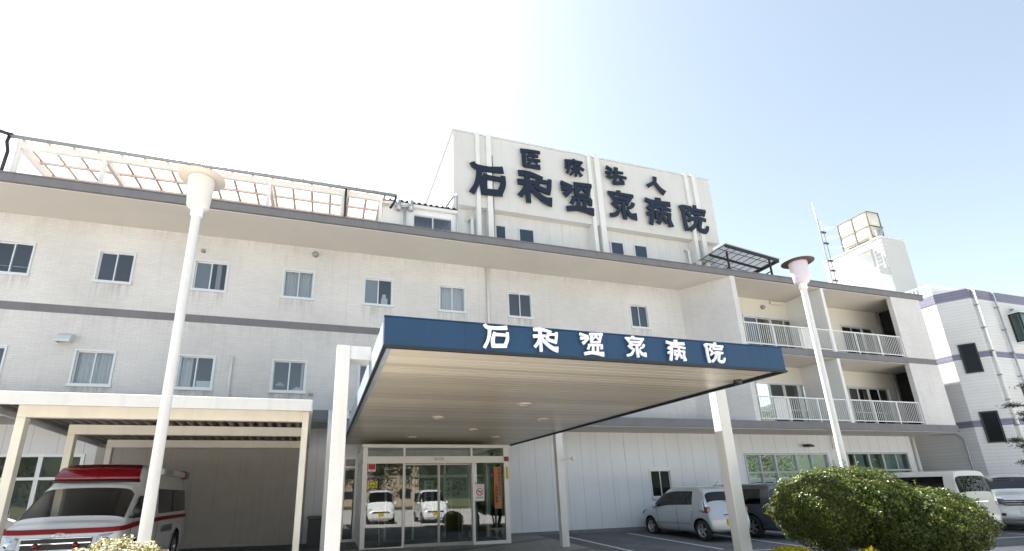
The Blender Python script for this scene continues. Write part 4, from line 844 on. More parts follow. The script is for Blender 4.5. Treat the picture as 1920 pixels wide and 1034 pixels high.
# --- silver minicar: nose to the wall
def minicar(name,label,loc,rz,pm,gl,plm,plt,group=None):
    t=thing(name,label,'car',loc,rz,group); W=1.48
    st=[(0,.34,.52,.58,.50,.42),(.05,.26,.60,.70,.62,.52),(.18,.19,.70,.83,.70,.60),(.50,.17,.80,.96,.735,.64),(.78,.17,.86,1.04,.74,.64),(.84,.17,.85,1.09,.74,.63),
        (1.10,.17,.86,1.28,.74,.62),(1.48,.17,.87,1.465,.74,.61),(1.58,.17,.875,1.49,.74,.61),(1.95,.17,.885,1.525,.74,.61),(2.03,.17,.89,1.527,.74,.61),(2.78,.17,.905,1.50,.74,.60),(2.86,.17,.92,1.49,.74,.595),
        (3.06,.18,.96,1.43,.735,.575),(3.12,.19,.96,1.39,.73,.58),(3.24,.20,.955,1.05,.725,.64),(3.28,.21,.86,.98,.72,.64),(3.36,.24,.66,.72,.70,.62),(3.40,.30,.56,.60,.64,.56)]
    car_body(st,W,{5,6,7,8,9,10},{5,6},{14},(.62,2.98-.0),.28,pm,gl,t)
    wheels(t,W,(.62,2.98),.28,RIM,5)
    for sx in (-1,1):
        handle(t,sx*.742,1.72,.80,CHROME); handle(t,sx*.742,2.62,.82,CHROME); mirror(t,sx*.72,1.0,.93,pm)
        seam(t,[(sx*.738,2.0,.93),(sx*.746,2.0,.55),(sx*.72,2.0,.22)]); seam(t,[(sx*.738,1.02,.88),(sx*.746,1.05,.55),(sx*.72,1.0,.25)]); seam(t,[(sx*.738,2.74,.94),(sx*.746,2.66,.62),(sx*.742,2.6,.5)])
        seam(t,[(sx*.748,1.1,.44),(sx*.75,2.6,.45)],'side_moulding')
        k=MB(); k.grid([[(sx*(.715-.10*j/5*(i/6)-.012*j),3.19+.05*i/6+.025*j/5*1.2,1.10-.30*i/6) for j in range(6)] for i in range(7)],0,True); k.grid([[(sx*(.735-.0*i),3.02+.19*j/4-.03*(1-i/6),1.10-.30*i/6) for j in range(5)] for i in range(7)],0,True)
        lm=put(k,'tail_light',CLEARL,t,0); sol=lm.modifiers.new('s','SOLIDIFY'); sol.thickness=.02; sol.offset=1
        k=MB(); k.box(min(sx*.60,sx*.735),max(sx*.60,sx*.735),3.08,3.315,.76,.92); put(k,'red_lamp',REDL,lm,.03)
        k=MB(); k.lathe([(0,-.03),(.1,-.01),(.13,.05)],(sx*.55,.12,.66),16,0,'y'); put(k,'headlight',CLEARL,t)
    plate(t,3.415,.50,plm,plt,1)
    k=MB(); k.box(-.22,.22,3.365,3.40,.70,.712); put(k,'tailgate_seam',BLACKP,t); k=MB(); k.lathe([(.0,.0),(.032,.0),(.03,.012),(0,.015)],(0,3.33,.86),14,0,'y'); put(k,'badge',CHROME,t)
    k=MB(); k.tube([(-.1,3.27,1.02),(.12,3.24,1.12)],.008,6); put(k,'rear_wiper',BLACKP,t)
    k=MB(); k.tube([(.0,2.9,1.47),(.0,3.10,1.63)],.006,6); put(k,'aerial',BLACKP,t)
    return t
SILV=paint('silver_paint',(.48,.50,.525),.35,.32); GREYP=paint('dark_grey_paint',(.11,.115,.125),.5,.3); WHTP=paint('white_car_paint',(.80,.80,.79),0,.28); PEARL=paint('pearl_paint',(.72,.69,.63),.0,.3)
minicar('minicar','silver five door minicar parked nose to the wall beside the canopy post',(11.24,15.42,gz(11.2,14)),R_(180),SILV,CARG,PLATEY,'2-51')
# --- boxy van
def van(name,label,loc,rz,L,W,H,pm,gl,plm=PLATEW,plt='26-38',group=None,wr=.32,nose=.9,cat='van',plate_z=.62,kei=False):
    t=thing(name,label,cat,loc,rz,group); h=W/2; k_=H/1.9
    n=nose
    st=[(0,.36,.55,.62,h*.8,h*.62),(.06,.25,.66*k_,.78*k_,h*.9,h*.76),(.22,.20,.80*k_,.95*k_,h*.97,h*.86),(n*.8,.19,.98*k_,1.12*k_,h,h*.88),(n,.19,1.02*k_,1.18*k_,h,h*.86),
        (n+.32,.19,1.04*k_,H*.83,h,h*.84),(n+.62,.19,1.05*k_,H*.96,h,h*.82),(n+.75,.19,1.05*k_,H*.975,h,h*.82),(L*.44,.19,1.05*k_,H,h,h*.82),(L*.46,.19,1.05*k_,H,h,h*.82),(L*.68,.19,1.06*k_,H,h,h*.82),(L*.70,.19,1.06*k_,H,h,h*.82),
        (L-.27,.20,1.05*k_,H*.995,h,h*.86),(L-.21,.20,1.05*k_,H*.99,h,h*.86),(L-.145,.21,1.06*k_,H*.98,h*.99,h*.88),(L-.13,.21,1.06*k_,H*.96,h*.985,h*.90),(L-.06,.22,1.06*k_,1.13*k_,h*.98,h*.93),(L-.052,.23,1.0*k_,1.07*k_,h*.98,h*.92),(L-.02,.26,.66*k_,.72*k_,h*.96,h*.88),(L,.34,.5*k_,.56*k_,h*.9,h*.8)]
    car_body(st,W,{5,6,7,9,10,11},{4,5},{15},(n*.86,L-.85),wr,pm,gl,t)
    wheels(t,W,(n*.86,L-.85),wr,RIM,6)
    for sx in (-1,1):
        handle(t,sx*(h+.002),L*.40,.93*k_,pm); handle(t,sx*(h+.002),L*.49,.93*k_,pm); mirror(t,sx*(h-.02),n+.28,1.12*k_,pm)
        seam(t,[(sx*(h-.004),L*.45,1.04*k_),(sx*(h+.004),L*.45,.6),(sx*(h-.02),L*.45,.24)]); seam(t,[(sx*(h-.004),L*.69,1.05*k_),(sx*(h+.004),L*.69,.7)])
        k=MB(); k.box(min(sx*(h-.14),sx*(h-.012)),max(sx*(h-.14),sx*(h-.012)),L-.16,L-.035,.78*k_,1.20*k_); lm=put(k,'tail_light',CLEARL,t,.02)
        k=MB(); k.box(min(sx*(h-.135),sx*(h-.008)),max(sx*(h-.135),sx*(h-.008)),L-.17,L-.028,.80*k_,.92*k_); put(k,'red_lamp',REDL,lm,.015)
        k=MB(); k.lathe([(0,-.05),(.10,-.03),(.14,.06)],(sx*h*.72,.13,.74*k_),16,0,'y'); put(k,'headlight',CLEARL,t)
    plate(t,L-.022,.80*k_,plm,plt,1); plate(t,-.005,.50,plm,plt,-1)
    k=MB(); k.box(-.45*h,.45*h,L-.045,L-.02,.915*k_,.945*k_); put(k,'tailgate_trim',CHROME,t,.004)
    k=MB(); k.box(-.6*h,.6*h,-.006,.10,.62*k_,.70*k_); put(k,'grille',BLACKP,t,.01)
    k=MB(); k.tube([(.05,L-.06,1.16*k_),(.3*h,L-.12,1.32*k_)],.009,6); put(k,'rear_wiper',BLACKP,t)
    return t
van('minivan','dark grey minivan parked between the silver minicar and the big shrub',(13.45,16.3-.0,gz(13.4,14)),R_(180),4.45,1.70,1.58,GREYP,CARGD,PLATEW,'31-07')
van('passenger_van','pearl white van parked nose in, its tail towards us behind the big shrub',(20.4,15.75,gz(20.0,13)-.02),R_(180),4.7,1.75,1.98,PEARL,CARGD,PLATEW,'58-12')
# --- white crossover, nose towards us
def crossover(name,label,loc,rz):
    t=thing(name,label,'car',loc,rz); t.scale=(1.1,1.1,1.1); W=1.77; h=W/2
    st=[(0,.34,.55,.62,.62,.52),(.06,.24,.66,.76,.76,.66),(.25,.20,.78,.90,.85,.74),(.60,.19,.88,1.00,.88,.76),(1.0,.19,.95,1.06,.885,.76),(1.08,.19,.96,1.10,.885,.75),(1.55,.19,.98,1.42,.885,.66),(1.75,.19,.99,1.52,.885,.62),(1.9,.19,1.0,1.55,.885,.61),(2.35,.19,1.02,1.6,.885,.60),(2.42,.19,1.02,1.6,.885,.60),(3.4,.19,1.08,1.55,.88,.58),(3.6,.2,1.1,1.52,.87,.57),(3.75,.22,1.1,1.46,.86,.58),(4.1,.26,1.0,1.12,.84,.66),(4.25,.3,.7,.78,.8,.66),(4.3,.36,.55,.6,.7,.6)]
    car_body(st,W,{6,7,8,10},{5,6},{13},(.85,3.45),.33,WHTP,CARGD,t); wheels(t,W,(.85,3.45),.33,RIM,7)
    for sx in (-1,1):
        mirror(t,sx*.86,1.5,1.06,WHTP); handle(t,sx*.888,2.1,.9,CHROME)
        k=MB(); k.grid([[(sx*(.46+.36*j/6),.02+.20*(j/6)**2+.03*i/3-.02,0.70+.05*j/6+.15*i/3) for j in range(7)] for i in range(4)],0,True); hl=put(k,'headlight',mat('smoked_lens',(.10,.12,.16),.08,.4,coat=.6),t); s=hl.modifiers.new('s','SOLIDIFY'); s.thickness=.05; s.offset=0
        k=MB(); k.lathe([(0,0),(.045,-.01),(.05,.02)],(sx*.62,.03,.77),14,0,'y'); put(k,'lamp_reflector',CHROME,hl)
        k=MB(); k.box(min(sx*.5,sx*.74),max(sx*.5,sx*.74),-.0,.1,.36,.44); put(k,'fog_lamp_recess',BLACKP,t,.02)
    k=MB()
    for i in range(2): k.box(-.46,.46,-.02,.06,.70+.07*i,.712+.07*i)
    k.box(-.48,.48,.0,.08,.66,.82,1); put(k,'grille',[CHROME,BLACKP],t,.004)
    plate(t,-.03,.52,PLATEW,'74-19',-1); k=MB(); k.lathe([(.0,.0),(.05,.0),(.05,-.012),(0,-.016)],(0,-.025,.745),18,0,'y'); put(k,'badge',CHROME,t)
    return t
crossover('crossover_car','white crossover car facing us, partly behind the white van at the right edge',(22.35,10.9,gz(22.7,12)+.10),R_(-56))

# ---------------------------------------------------------------- ambulance
A=thing('ambulance','white ambulance with a red stripe and red light bar under the carport','ambulance',(-3.93,9.9,gz(-3.8,11)+.02),R_(1.2))
W=1.68; h=.84
AMB=paint('ambulance_white',(.80,.80,.80),0,.25); RST=mat('red_stripe',(.22,.004,.008),.55,var=.03,spec=.3)
Z=-gz(-3.8,11)-.02
st=[(0,.22,.62,.70,.70,.60),(.04,.16,.80,.92,.78,.68),(.10,.14,.96,1.06,.82,.74),(.22,.13,1.10,1.20,.835,.76),(.33,.13,1.16,1.22,.84,.77),(.39,.13,1.18,1.26,.84,.76),(.68,.13,1.22,1.55,.84,.73),(.97,.13,1.25,1.80,.84,.70),(1.03,.13,1.25,1.83,.84,.70),(1.12,.13,1.25,1.87,.84,.70),(1.22,.13,1.25,1.95,.84,.70),(1.45,.13,1.25,2.18,.84,.70),(1.6,.13,1.25,2.22,.84,.70),(2.0,.13,1.25,2.24,.84,.70),(2.1,.13,1.25,2.24,.84,.70),(4.0,.13,1.25,2.24,.84,.70),(4.5,.13,1.25,2.23,.84,.70),(4.7,.15,1.25,2.18,.83,.69),(4.85,.2,1.2,1.9,.82,.70),(4.9,.3,1.0,1.3,.80,.7)]
st=[(a,b+Z,c+Z,d+Z,e,f) for a,b,c,d,e,f in st]
car_body(st,W,{},{5,6},{},(.85,3.95),.33,AMB,AMBG,A); wheels(A,W,(.85,3.95),.33,RIM,5)
def surf_x(z): return h+.004
k=MB()                                                            # red stripe round the nose and along the sides
for sx in (-1,1):
    k.grid([[(sx*x,y,z+Z+d) for d in (-.03,.045)] for x,y,z in [(.0,.105,1.065),(.3,.108,1.065),(.55,.12,1.065),(.70,.145,1.07),(.78,.19,1.075)]],0,False)
    k.grid([[(sx*x,y,z+Z+d) for d in (-.03,.04)] for x,y,z in [(.78,.19,1.075),(.823,.30,1.085),(.842,.5,1.10),(.848,1.0,1.13),(.849,2.4,1.15),(.849,4.5,1.15)]],0,False)
o=put(k,'red_stripe',RST,A); s_=o.modifiers.new('s','SOLIDIFY'); s_.thickness=.05; s_.offset=0
for sx in (-1,1):
    for a,b,c,d,nm in ((.62,1.28,1.22,1.60,'cab_window'),(2.25,3.3,1.26,1.74,'side_window'),(3.36,4.55,1.26,1.74,'side_window')):
        k=MB(); P=[(a+(.42 if nm=='cab_window' else .03),d),(b,d),(b,c),(a,c)]
        xw=lambda z:(h*.965+(.70-h*.965)*max(0,(z-1.25))/.92)+.010
        k.face([(sx*xw(z),y,z+Z) for y,z in P]); o=put(k,nm,CARGD,A); s_=o.modifiers.new('s','SOLIDIFY'); s_.thickness=.012; s_.offset=0
    k=MB(); k.lathe([(0,-.08),(.06,-.07),(.075,0),(.06,.08),(0,.09)],(sx*.93,.42,1.34+Z),14,0,'z'); k.bar((sx*.80,.5,1.24+Z),(sx*.93,.43,1.30+Z),.03); put(k,'door_mirror',BLACKP if sx>0 else CHROME,A)
    k=MB(); k.grid([[(sx*(.52+.27*j/6),.045+.13*(j/6)**2-.01+.05*i/4,.80+.04*j/6+.19*i/4+Z) for j in range(7)] for i in range(5)],0,True); hl=put(k,'headlight',CLEARL,A); s_=hl.modifiers.new('s','SOLIDIFY'); s_.thickness=.05; s_.offset=0
    k=MB(); k.lathe([(0,0),(.06,-.012),(.07,.03)],(sx*.62,.055,.90+Z),16,0,'y'); put(k,'lamp_reflector',CHROME,hl)
    seam(A,[(sx*.83,1.32,1.24+Z),(sx*.846,1.32,.8+Z),(sx*.82,1.32,.2+Z)]); seam(A,[(sx*.83,.62,1.24+Z),(sx*.842,.5,.9+Z),(sx*.80,.45,.5+Z)]); seam(A,[(sx*.84,2.15,1.24+Z),(sx*.846,2.15,.8+Z),(sx*.82,2.15,.2+Z)])
    handle(A,sx*.85,1.2,1.03+Z,AMB)
k=MB(); k.box(-.46,.46,.02,.10,.80+Z,.97+Z,1)
for z,hh in ((.965,.012),(.885,.022)): k.box(-.46,.46,.005,.05,z+Z,z+hh+Z)
put(k,'grille',[CHROME,BLACKP],A,.004)
k=MB(); k.lathe([(.085,0),(.095,-.008),(.105,0)],(0,.085,0.985+Z),26,0,'y'); k.lathe([(.03,0),(.038,-.01),(.046,0)],(0,.08,0.98+Z),20,0,'y'); k.lathe([(.0,-.004),(.016,-.008),(.02,0)],(0,.08,1.01+Z),16,0,'y')
for v in range(len(k.v)): x,y,z=k.v[v]; k.v[v]=(x,y,0.985+Z+(z-0.985-Z)*.66)
put(k,'emblem',CHROME,A)
for x in (-.26,.26):
    k=MB(); k.lathe([(0,-.04),(.035,-.035),(.048,0),(.048,.03)],(x,.0,.86+Z),16,0,'y'); put(k,'red_beacon',REDL,A)
k=MB()                                                            # swept red light bar over the cab
rows=[]
for i in range(9):
    u=i/8*2-1; x=.665*u; yb=1.06+.16*abs(u)**2.2; rows.append([(x,yb+.42,1.92+Z),(x*1.0,yb,1.875+Z),(x*1.0,yb-.015,1.96+Z),(x*.95,yb+.12,2.11+Z),(x*.89,yb+.26,2.185+Z),(x*.88,yb+.36,2.19+Z)])
k.grid(rows,0,True); k.face(rows[0]); k.face(rows[-1]); lb=put(k,'light_bar',REDL,A)
k=MB(); k.grid([[(x*1.015,y-.012,1.875+Z+d) for d in (-.025,.012)] for x,y in [(.665*(i/8*2-1),1.06+.16*abs(i/8*2-1)**2.2) for i in range(9)]],0,True); o=put(k,'bar_trim',BLACKP,lb); s_=o.modifiers.new('s','SOLIDIFY'); s_.thickness=.03
for sx in (-1,1):
    k=MB(); k.box(min(sx*.55,sx*.78),max(sx*.55,sx*.78),4.35,4.8,2.0+Z,2.2+Z); put(k,'rear_beacon',REDL,A,.05)
    k=MB(); k.box(min(sx*.70,sx*.785),max(sx*.70,sx*.785),2.3,4.3,2.03+Z,2.17+Z); put(k,'side_light_housing',AMB,A,.03); k=MB(); k.box(min(sx*.75,sx*.79),max(sx*.75,sx*.79),2.5,3.1,2.05+Z,2.15+Z); put(k,'side_lamp',CLEARL,A,.01)
t_=text('石和温泉病院',.16,(0,0,0),mat('navy_text',(.03,.05,.12),.5),None); t_.data.transform(Matrix.Translation((.855,2.9,.93+Z))@Matrix.Rotation(R_(90),4,'Z')); t_.parent=A
k=MB(); k.box(-.66,.66,-.02,.1,.38+Z,.60+Z); put(k,'bumper',AMB,A,.03)
plate(A,-.03,.50+Z,PLATEW,'80-15',-1)

# ---------------------------------------------------------------- vehicles in the sunny row beside the photographer (seen mirrored in the entrance)
VG='vans seen mirrored in the entrance glass'
v1=van('kei_van','white boxy small van standing in the sunny row, right of the camera',(6.0,.5,gz(6,0)),R_(180),3.35,1.47,1.76,WHTP,CARG,PLATEY,'40-62',VG,.27,.55)
copy_thing(v1,(3.1,.2,gz(3.2,0)),R_(184),'white boxy small van standing nearest the camera in the sunny row',VG)
# ---------------------------------------------------------------- annex on the right
SA=27.4/27
def an(x,y,z): return (x*SA,y*SA,1.5+(z-1.5)*SA)
TILE=(.66,.665,.675); TILE2=(.63,.635,.645); GAP=(.53,.535,.545); VIO=(.20,.20,.285)
def tile(name,ux,uy):
    return brick(name,ux,uy,TILE,TILE2,GAP,bw=6.0,rh=.145,ms=.010,bumpd=.008,streak=.05)
AX=thing('annex_building','three storey annex with white horizontal tiles and violet bands behind the balcony wing','building',(30,20,0))
pA,pB,pC=an(27,14.09,0)[:2],an(27.67,13.137,0)[:2],None
zT=an(0,0,9.92)[2]; back=30
bands=[(an(0,0,9.47)[2],zT),(an(0,0,6.71)[2],an(0,0,6.97)[2]),(an(0,0,3.72)[2],an(0,0,3.99)[2])]
def facade(name,p,q,m_,bandm):
    d=Vector(q)-Vector(p); n=Vector((d.y,-d.x)).normalized()
    k=MB(); k.face([(p[0],p[1],-.5),(q[0],q[1],-.5),(q[0],q[1],zT),(p[0],p[1],zT)],0); k.build(name,m_,AX,recalc=False)
    for a,b in bands:
        e=n*.012; k=MB(); k.prism([(p[0]+e.x,p[1]+e.y),(q[0]+e.x,q[1]+e.y),(q[0]-e.x,q[1]-e.y),(p[0]-e.x,p[1]-e.y)],a,b); k.build('violet_band',bandm,AX)
dB=(Vector(pB)-Vector(pA)).normalized()
VB=brick('violet_tile',.6,-.8,VIO,(.185,.185,.265),(.13,.13,.18),bw=.75,rh=.145,ms=.012,bumpd=.008,streak=.05)
facade('side_wall',(pA[0],back),pA,tile('tile_side',0,1),VB)
facade('corner_wall',pA,pB,tile('tile_corner',dB.x,dB.y),VB)
facade('front_wall',pB,(46,pB[1]),tile('tile_front',1,0),VB)
k=MB(); k.prism([(pA[0],back),pA,pB,(46,pB[1]),(46,back)],zT-.02,zT+.06); k.build('roof_slab',ALU,AX)
def onface(p,q,u,z,off=0):
    d=(Vector(q)-Vector(p)); L=d.length; d/=L; n=Vector((d.y,-d.x)); v=Vector(p)+d*u+n*off; return (v.x,v.y,z)
def dark_window(p,q,u0,u1,z0,z1,frame=.06):
    k=MB()
    for a,b,c,d in ((u0,u0+frame,z0,z1),(u1-frame,u1,z0,z1),(u0+frame,u1-frame,z0,z0+frame),(u0+frame,u1-frame,z1-frame,z1)):
        P=[onface(p,q,s,t,o_) for o_ in (.05,-.05) for s,t in ((a,c),(b,c),(b,d),(a,d))]; b0=len(k.v); k.v+=P
        for f in ((0,3,2,1),(4,5,6,7),(0,1,5,4),(1,2,6,5),(2,3,7,6),(3,0,4,7)): k.f.append(tuple(b0+i for i in f)); k.m.append(0); k.sm.append(False)
    w=k.build('window',mat('black_frame',(.012,.012,.013),.35),AX); k=MB(); k.face([onface(p,q,s,t,.018) for s,t in ((u0,z0),(u1,z0),(u1,z1),(u0,z1))]); k.build('glass',mat('black_glass',(.006,.008,.011),.12,spec=.25),w,recalc=False)
LB_=(Vector(pB)-Vector(pA)).length
for z0,z1 in ((6.06,7.39),(3.01,4.35)): dark_window(pA,pB,.28*SA,.86*SA,an(0,0,z0)[2],an(0,0,z1)[2])
# bay window on the front
bx=an(30.03,13.137,0)[0]; by=pB[1]; z0,z1=an(0,0,7.5)[2],an(0,0,8.85)[2]
k=MB(); k.box(bx,bx+1.9,by-.42,by,z1,z1+.06); k.box(bx,bx+1.9,by-.42,by,z0-.1,z0); k.build('bay_window_box',ALU,AX)
k=MB()
for a,b in ((bx,bx+.05),(bx+.9,bx+.96),(bx+1.85,bx+1.9)): k.box(a,b,by-.42,by-.36,z0,z1)
k.box(bx+.05,bx+1.85,by-.42,by-.36,z1-.06,z1); k.box(bx+.05,bx+1.85,by-.42,by-.36,z0,z0+.06); k.box(bx,bx+.05,by-.06,by,z0,z1); k.box(bx,bx+.05,by-.36,by-.06,z1-.06,z1); k.box(bx,bx+.05,by-.36,by-.06,z0,z0+.06)
w_=k.build('bay_window',mat('black_frame_b',(.012,.012,.013),.35),AX); k=MB(); k.face([(bx+.02,by-.36,z0),(bx+.02,by,z0),(bx+.02,by,z1),(bx+.02,by-.36,z1)]); k.face([(bx,by-.39,z0),(bx+1.9,by-.39,z0),(bx+1.9,by-.39,z1),(bx,by-.39,z1)]); k.build('glass',GLASSG,w_)
k=MB(); k.box(bx+.06,bx+1.84,by-.33,by-.30,z0,z1); k.build('curtain',CURT,w_)
for x,ztop,r in ((27.86,9.95,.06),(29.27,9.95,.035)):
    x=x*SA; k=MB(); k.tube([(x,by-.1,zT+.05),(x,by-.1,.2)],r,12); k.build('drainpipe',PIPEG if r<.05 else PIPEW,AX)
    for z in (9.2,8.1,7,5.9,4.8,3.7,2.6): k=MB(); k.box(x-.09,x-.0,by-.16,by,z,z+.06); k.build('pipe_bracket',ALUD,AX)
k=MB(); k.tube([(pA[0]-.06,16.0,3.6),(pA[0]-.06,15.0,3.55),(pA[0]-.06,14.75,3.3),(pA[0]-.06,14.75,.1)],.03); k.build('drainpipe',PIPEG,AX)
roundvent(bx+.35,an(0,0,9.12)[2],by,.05)
# roof railing of the annex
k=MB(); rx,ry=pA[0]+.12,pA[1]+.1; zr=an(0,0,10.51)[2]
k.bar((rx,19,zr),(rx,ry,zr),.05); k.bar((rx,ry,zr),(rx+2.2,ry,zr-.0),.05)
for i in range(33): k.bar((rx,ry+.15*i,zT),(rx,ry+.15*i,zr),.05 if i%8==0 else .025)
k.face([(rx+.03,ry+.02,zT),(rx+2.2,ry+.02,zT),(rx+2.2,ry+.02,zr-.03),(rx+.03,ry+.02,zr-.03)])
k.build('roof_railing',WHITE,AX)
# stair tower on the annex roof
tx,ty=31.36,18.0; ztw=15.75; WT=mat('white_render',(.50,.50,.495),.6,var=.04,scale=.6)
TW=[(tx,ty),(33.37,ty),(33.37,21.67),(tx,21.67)]
mb=MB(); mb.prism(TW,zT,ztw); ST=mb.build('stair_tower',WT,AX,bevel=.02)
mb=MB(); mb.box(tx-.04,33.41,ty-.04,21.71,ztw,ztw+.06); mb.build('parapet_cap',ALU,ST)
mb=MB(); mb.box(tx-.05,tx+.02,18.72,19.42,13.75,15.2); mb.build('tower_door',mat('tower_door',(.60,.60,.58),.5),ST); mb=MB(); mb.box(tx-.5,tx-.001,18.62,19.55,15.22,15.3); mb.build('door_hood',WT,ST)
mb=MB(); mb.prism([(tx-.9,18.02),(tx-.001,18.02),(tx-.001,20.0),(tx-.9,19.7)],13.2,13.7); mb.build('tower_balcony',WT,ST,bevel=.02)
mb=MB()
for y in (18.12,18.5): mb.bar((tx-.12,y,13.7),(tx-.12,y,ztw+.5),.035)
for i in range(9): mb.bar((tx-.12,18.12,13.8+.25*i),(tx-.12,18.5,13.8+.25*i),.025)
mb.build('ladder',WHITE,ST)
# panel water tank
TK=thing('water_tank','cream sectional panel water tank on top of the white stair tower','water tank',(32.0,19.6,ztw))
TC=mat('tank_panel',(.66,.63,.56),.5,var=.15,scale=1.2,streak=.1); ax0,ax1,ay0,ay1,az0,az1=31.66,32.7,18.6,20.44,16.15,17.9
def bulge(mb,P,n,amp=.07,N=10):
    o,u,v=[Vector(q) for q in P]; nn=Vector(n)
    mb.grid([[o+u*(i/N)+v*(j/N)+nn*amp*max(0,1-((2*i/N-1)**4))*max(0,1-((2*j/N-1)**4))*(.6+.4*math.cos((i/N-.5)*3)*math.cos((j/N-.5)*3)) for i in range(N+1)] for j in range(N+1)],0,True)
mb=MB(); hy=(ay1-ay0)/2; hz=.9
for i in range(2):
    for zz,dz in ((az0,.75),(az0+.75,1.0)):
        bulge(mb,((ax0,ay0+hy*i,zz),(0,hy,0),(0,0,dz)),(-1,0,0))
        if i==0: bulge(mb,((ax0,ay0,zz),(ax1-ax0,0,0),(0,0,dz)),(0,-1,0))
mb.box(ax0+.01,ax1,ay0+.01,ay1,az0,az1-.01); mb.build('tank_panels',TC,TK,recalc=False)
mb=MB(); e=.05
for y in (ay0,ay0+hy,ay1): mb.box(ax0-.06,ax0+.02,y-e/2,y+e/2,ztw,az1)
for z in (az0,az0+.75,az1): mb.box(ax0-.05,ax0+.02,ay0,ay1,z-e/2,z+e/2); mb.box(ax0,ax1,ay0-.05,ay0+.02,z-e/2,z+e/2)
mb.box(ax1-e,ax1,ay0-.05,ay0+.02,ztw,az1); mb.box(ax0+.2,ax0+.5,ay0+.3,ay1-.2,ztw,az0); mb.build('tank_frame',mat('rusty_frame',(.20,.17,.13),.7,.2,var=.3),TK)
mb=MB(); mb.tube([(32.1,18.4,ztw),(32.1,18.35,16.5),(32.3,18.35,16.7),(32.4,18.5,16.5)],.08); mb.build('tank_pipe',PIPEG,TK)
# antenna mast
AM=thing('antenna_mast','thin metal antenna mast with small aerials beside the white stair tower','antenna',(26.3*1.1,17.95*1.1,9.8))
MX,MY=28.93,19.75
def zs(z): return 1.5+(z-1.5)*1.1
k=MB(); k.tube([(MX,MY,9.8),(MX,MY,zs(15.9)),(MX-.02,MY+.05,zs(17.3))],[.05,.04,.012],8); k.build('mast',PIPEG,AM)
k=MB(); k.tube([(MX+.35,MY,9.8),(MX+.3,MY,zs(15.2)),(MX+.3,MY,zs(16.0))],[.035,.03,.02],8); k.build('side_pole',ALUD,AM)
for z in (12.3,12.9,13.5,14.6,15.3): 
    k=MB(); k.box(MX+.05,MX+.45,MY-.05,MY+.05,zs(z)-.04,zs(z)+.05); k.build('clamp',BLACKP,AM)
for z,l in ((15.0,1.0),(15.6,.8),(14.4,1.2)):
    k=MB(); k.bar((MX+.3,MY,zs(z)),(MX+.3+l,MY-.2,zs(z)+.1),.012)
    for i in range(4): k.bar((MX+.4+l*i/4,MY-.25,zs(z)+.02*i),(MX+.4+l*i/4,MY+.2,zs(z)+.02*i),.007)
    k.build('aerial',ALU,AM)
# ---------------------------------------------------------------- what stands across the forecourt (seen mirrored in the glass)
TL=leafmat('tree_leaf',[(0,(.012,.025,.008)),(.6,(.028,.045,.013)),(1,(.055,.07,.02))],.45,.3,.3)
trees=[(-30,-30,9.5,3.4),(-18,-33,11,3.9),(-9,-29,9,3.3),(-1,-31,10,3.6),(6,-30,9,3.3),(12.5,-32,11,3.9),(20,-30,9.5,3.5),(27,-32,10,3.7),(34,-29,10,3.6),(41,-31,11,3.9),(49,-27,10,3.6),(57,-22,11,3.9),(64,-14,10,3.8)]
def orchard(x,y,hh,r,label):
    t=thing('broadleaf_tree',label,'tree',(x,y,gz(x,y)),0,'trees across the forecourt'); k=MB(); z=gz(x,y)
    k.tube([(x,y,z-.1),(x+.1,y,z+hh*.35),(x+.3,y+.1,z+hh*.7)],[.2,.15,.06])
    for i in range(5): a=i*1.3; k.tube([(x+.1,y,z+hh*(.22+.06*i)),(x+r*.6*math.cos(a),y+r*.6*math.sin(a),z+hh*(.42+.07*i))],[.08,.03])
    k.build('trunk',BARK,t)
    L_=[(x+r*.55*math.cos(i*2.4),y+r*.55*math.sin(i*2.4),z+hh*(.30+.09*i),r*.66,r*.66,hh*.19) for i in range(7)]
    p,d=blob(L_,5200,.4); leaves('crown',p,d,.13,TL,t,.9)
    return t
for n_,(x,y,hh,r) in enumerate(trees):
    orchard(x,y,hh,r,'green tree across the sunny forecourt behind the camera, '+('leftmost of the row' if n_==0 else 'rightmost of the row' if n_==len(trees)-1 else ['second','third','fourth','fifth','sixth','seventh','eighth','ninth','tenth','eleventh','twelfth'][n_-1]+' from the left'))
PT=thing('pine_tree','dark pine tree standing beyond the right edge, only twig tips in view','tree',(20.2,9.0,gz(20,9)))
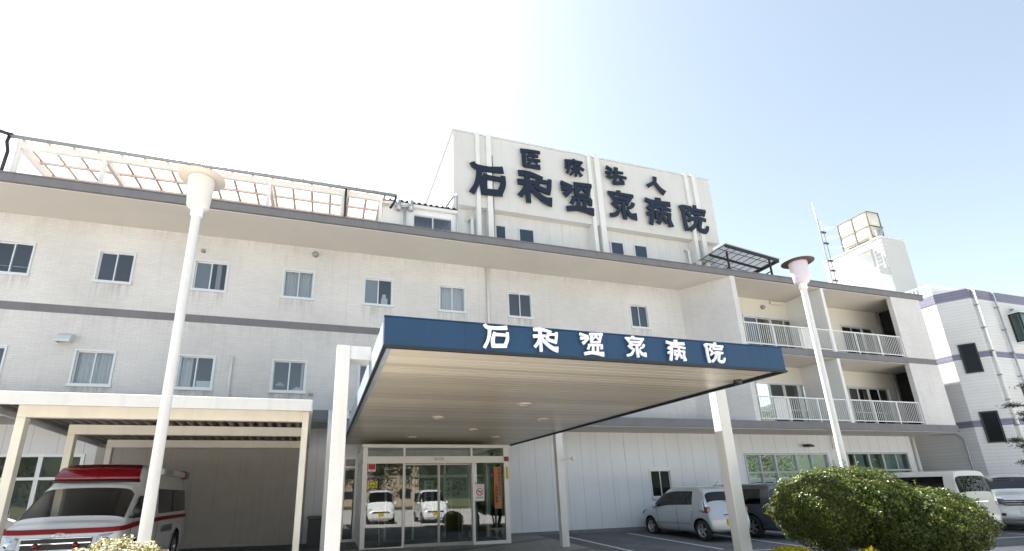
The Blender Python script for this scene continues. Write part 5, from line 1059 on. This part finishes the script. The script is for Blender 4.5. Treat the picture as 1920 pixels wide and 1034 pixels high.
k=MB(); x,y,z=20.2,9.0,gz(20,9); k.tube([(x,y,z-.1),(x+.1,y,1.5),(x+.05,y+.1,4.2)],[.13,.1,.03])
tips=[(19.3,9.0,2.42),(19.12,9.0,1.96),(19.9,9.05,3.2),(19.2,8.7,3.3),(19.5,9.3,2.6),(20.8,9.2,3.0),(20.6,8.6,2.2),(20.3,9.5,3.7),(20.1,8.9,4.2)]
for t_ in tips: k.tube([(x+.08,y,t_[2]-.1),t_],[.035,.012])
k.build('trunk',BARK,PT); p=[];d=[]
for t_ in tips:
    n_=420; q=np.array(t_)+rng.normal(0,1,(n_,3))*np.array([.11,.11,.04]); p.append(q); d.append(np.tile([0,0,1.],(n_,1)))
leaves('crown',np.concatenate(p),np.concatenate(d),.035,TL,PT,.9,.2)
k=MB(); rows=[]
for j in range(6):
    rows.append([(-420+20*i,-150-40*j,[-3,14,30,40,30,5][j]*(1+.35*math.sin(i*.37)+.2*math.sin(i*.9+j))-2) for i in range(50)])
k.grid(rows,0,True)
rows=[]
for j in range(6):
    rows.append([(150+45*j,-300+18*i,[-3,14,32,44,30,5][j]*(1+.35*math.sin(i*.33+1)+.2*math.sin(i*.8+j))-2) for i in range(30)])
k.grid(rows,0,True)
o=k.build('hills',mat('wooded_hill',(.035,.05,.03),.95,var=.4,scale=.08)); o['kind']='structure'
HB=thing('house','beige two storey house across the sunny forecourt','house',(4,-48,-.1)); k=MB(); k.box(-6,14,-56,-48,-.5,6.2); k.build('house_wall',mat('beige_render',(.55,.42,.30),.8),HB)
k=MB(); k.prism([(-6.6,-56.5),(14.6,-56.5),(14.6,-47.5),(-6.6,-47.5)],6.2,6.45); k.face([(-6.6,-47.5,6.46),(14.6,-47.5,6.46),(14.6,-52,8.4),(-6.6,-52,8.4)]); k.face([(-6.6,-56.5,6.46),(14.6,-56.5,6.46),(14.6,-52,8.4),(-6.6,-52,8.4)]); k.build('roof',ALUD,HB)
for x in (-4,0,4,8,12):
    for z in (1.0,4.0): k=MB(); k.box(x-.8,x+.8,-48.02,-47.96,z,z+1.3); k.build('window',mat('blue_dark_glass',(.03,.04,.05),.1),HB)
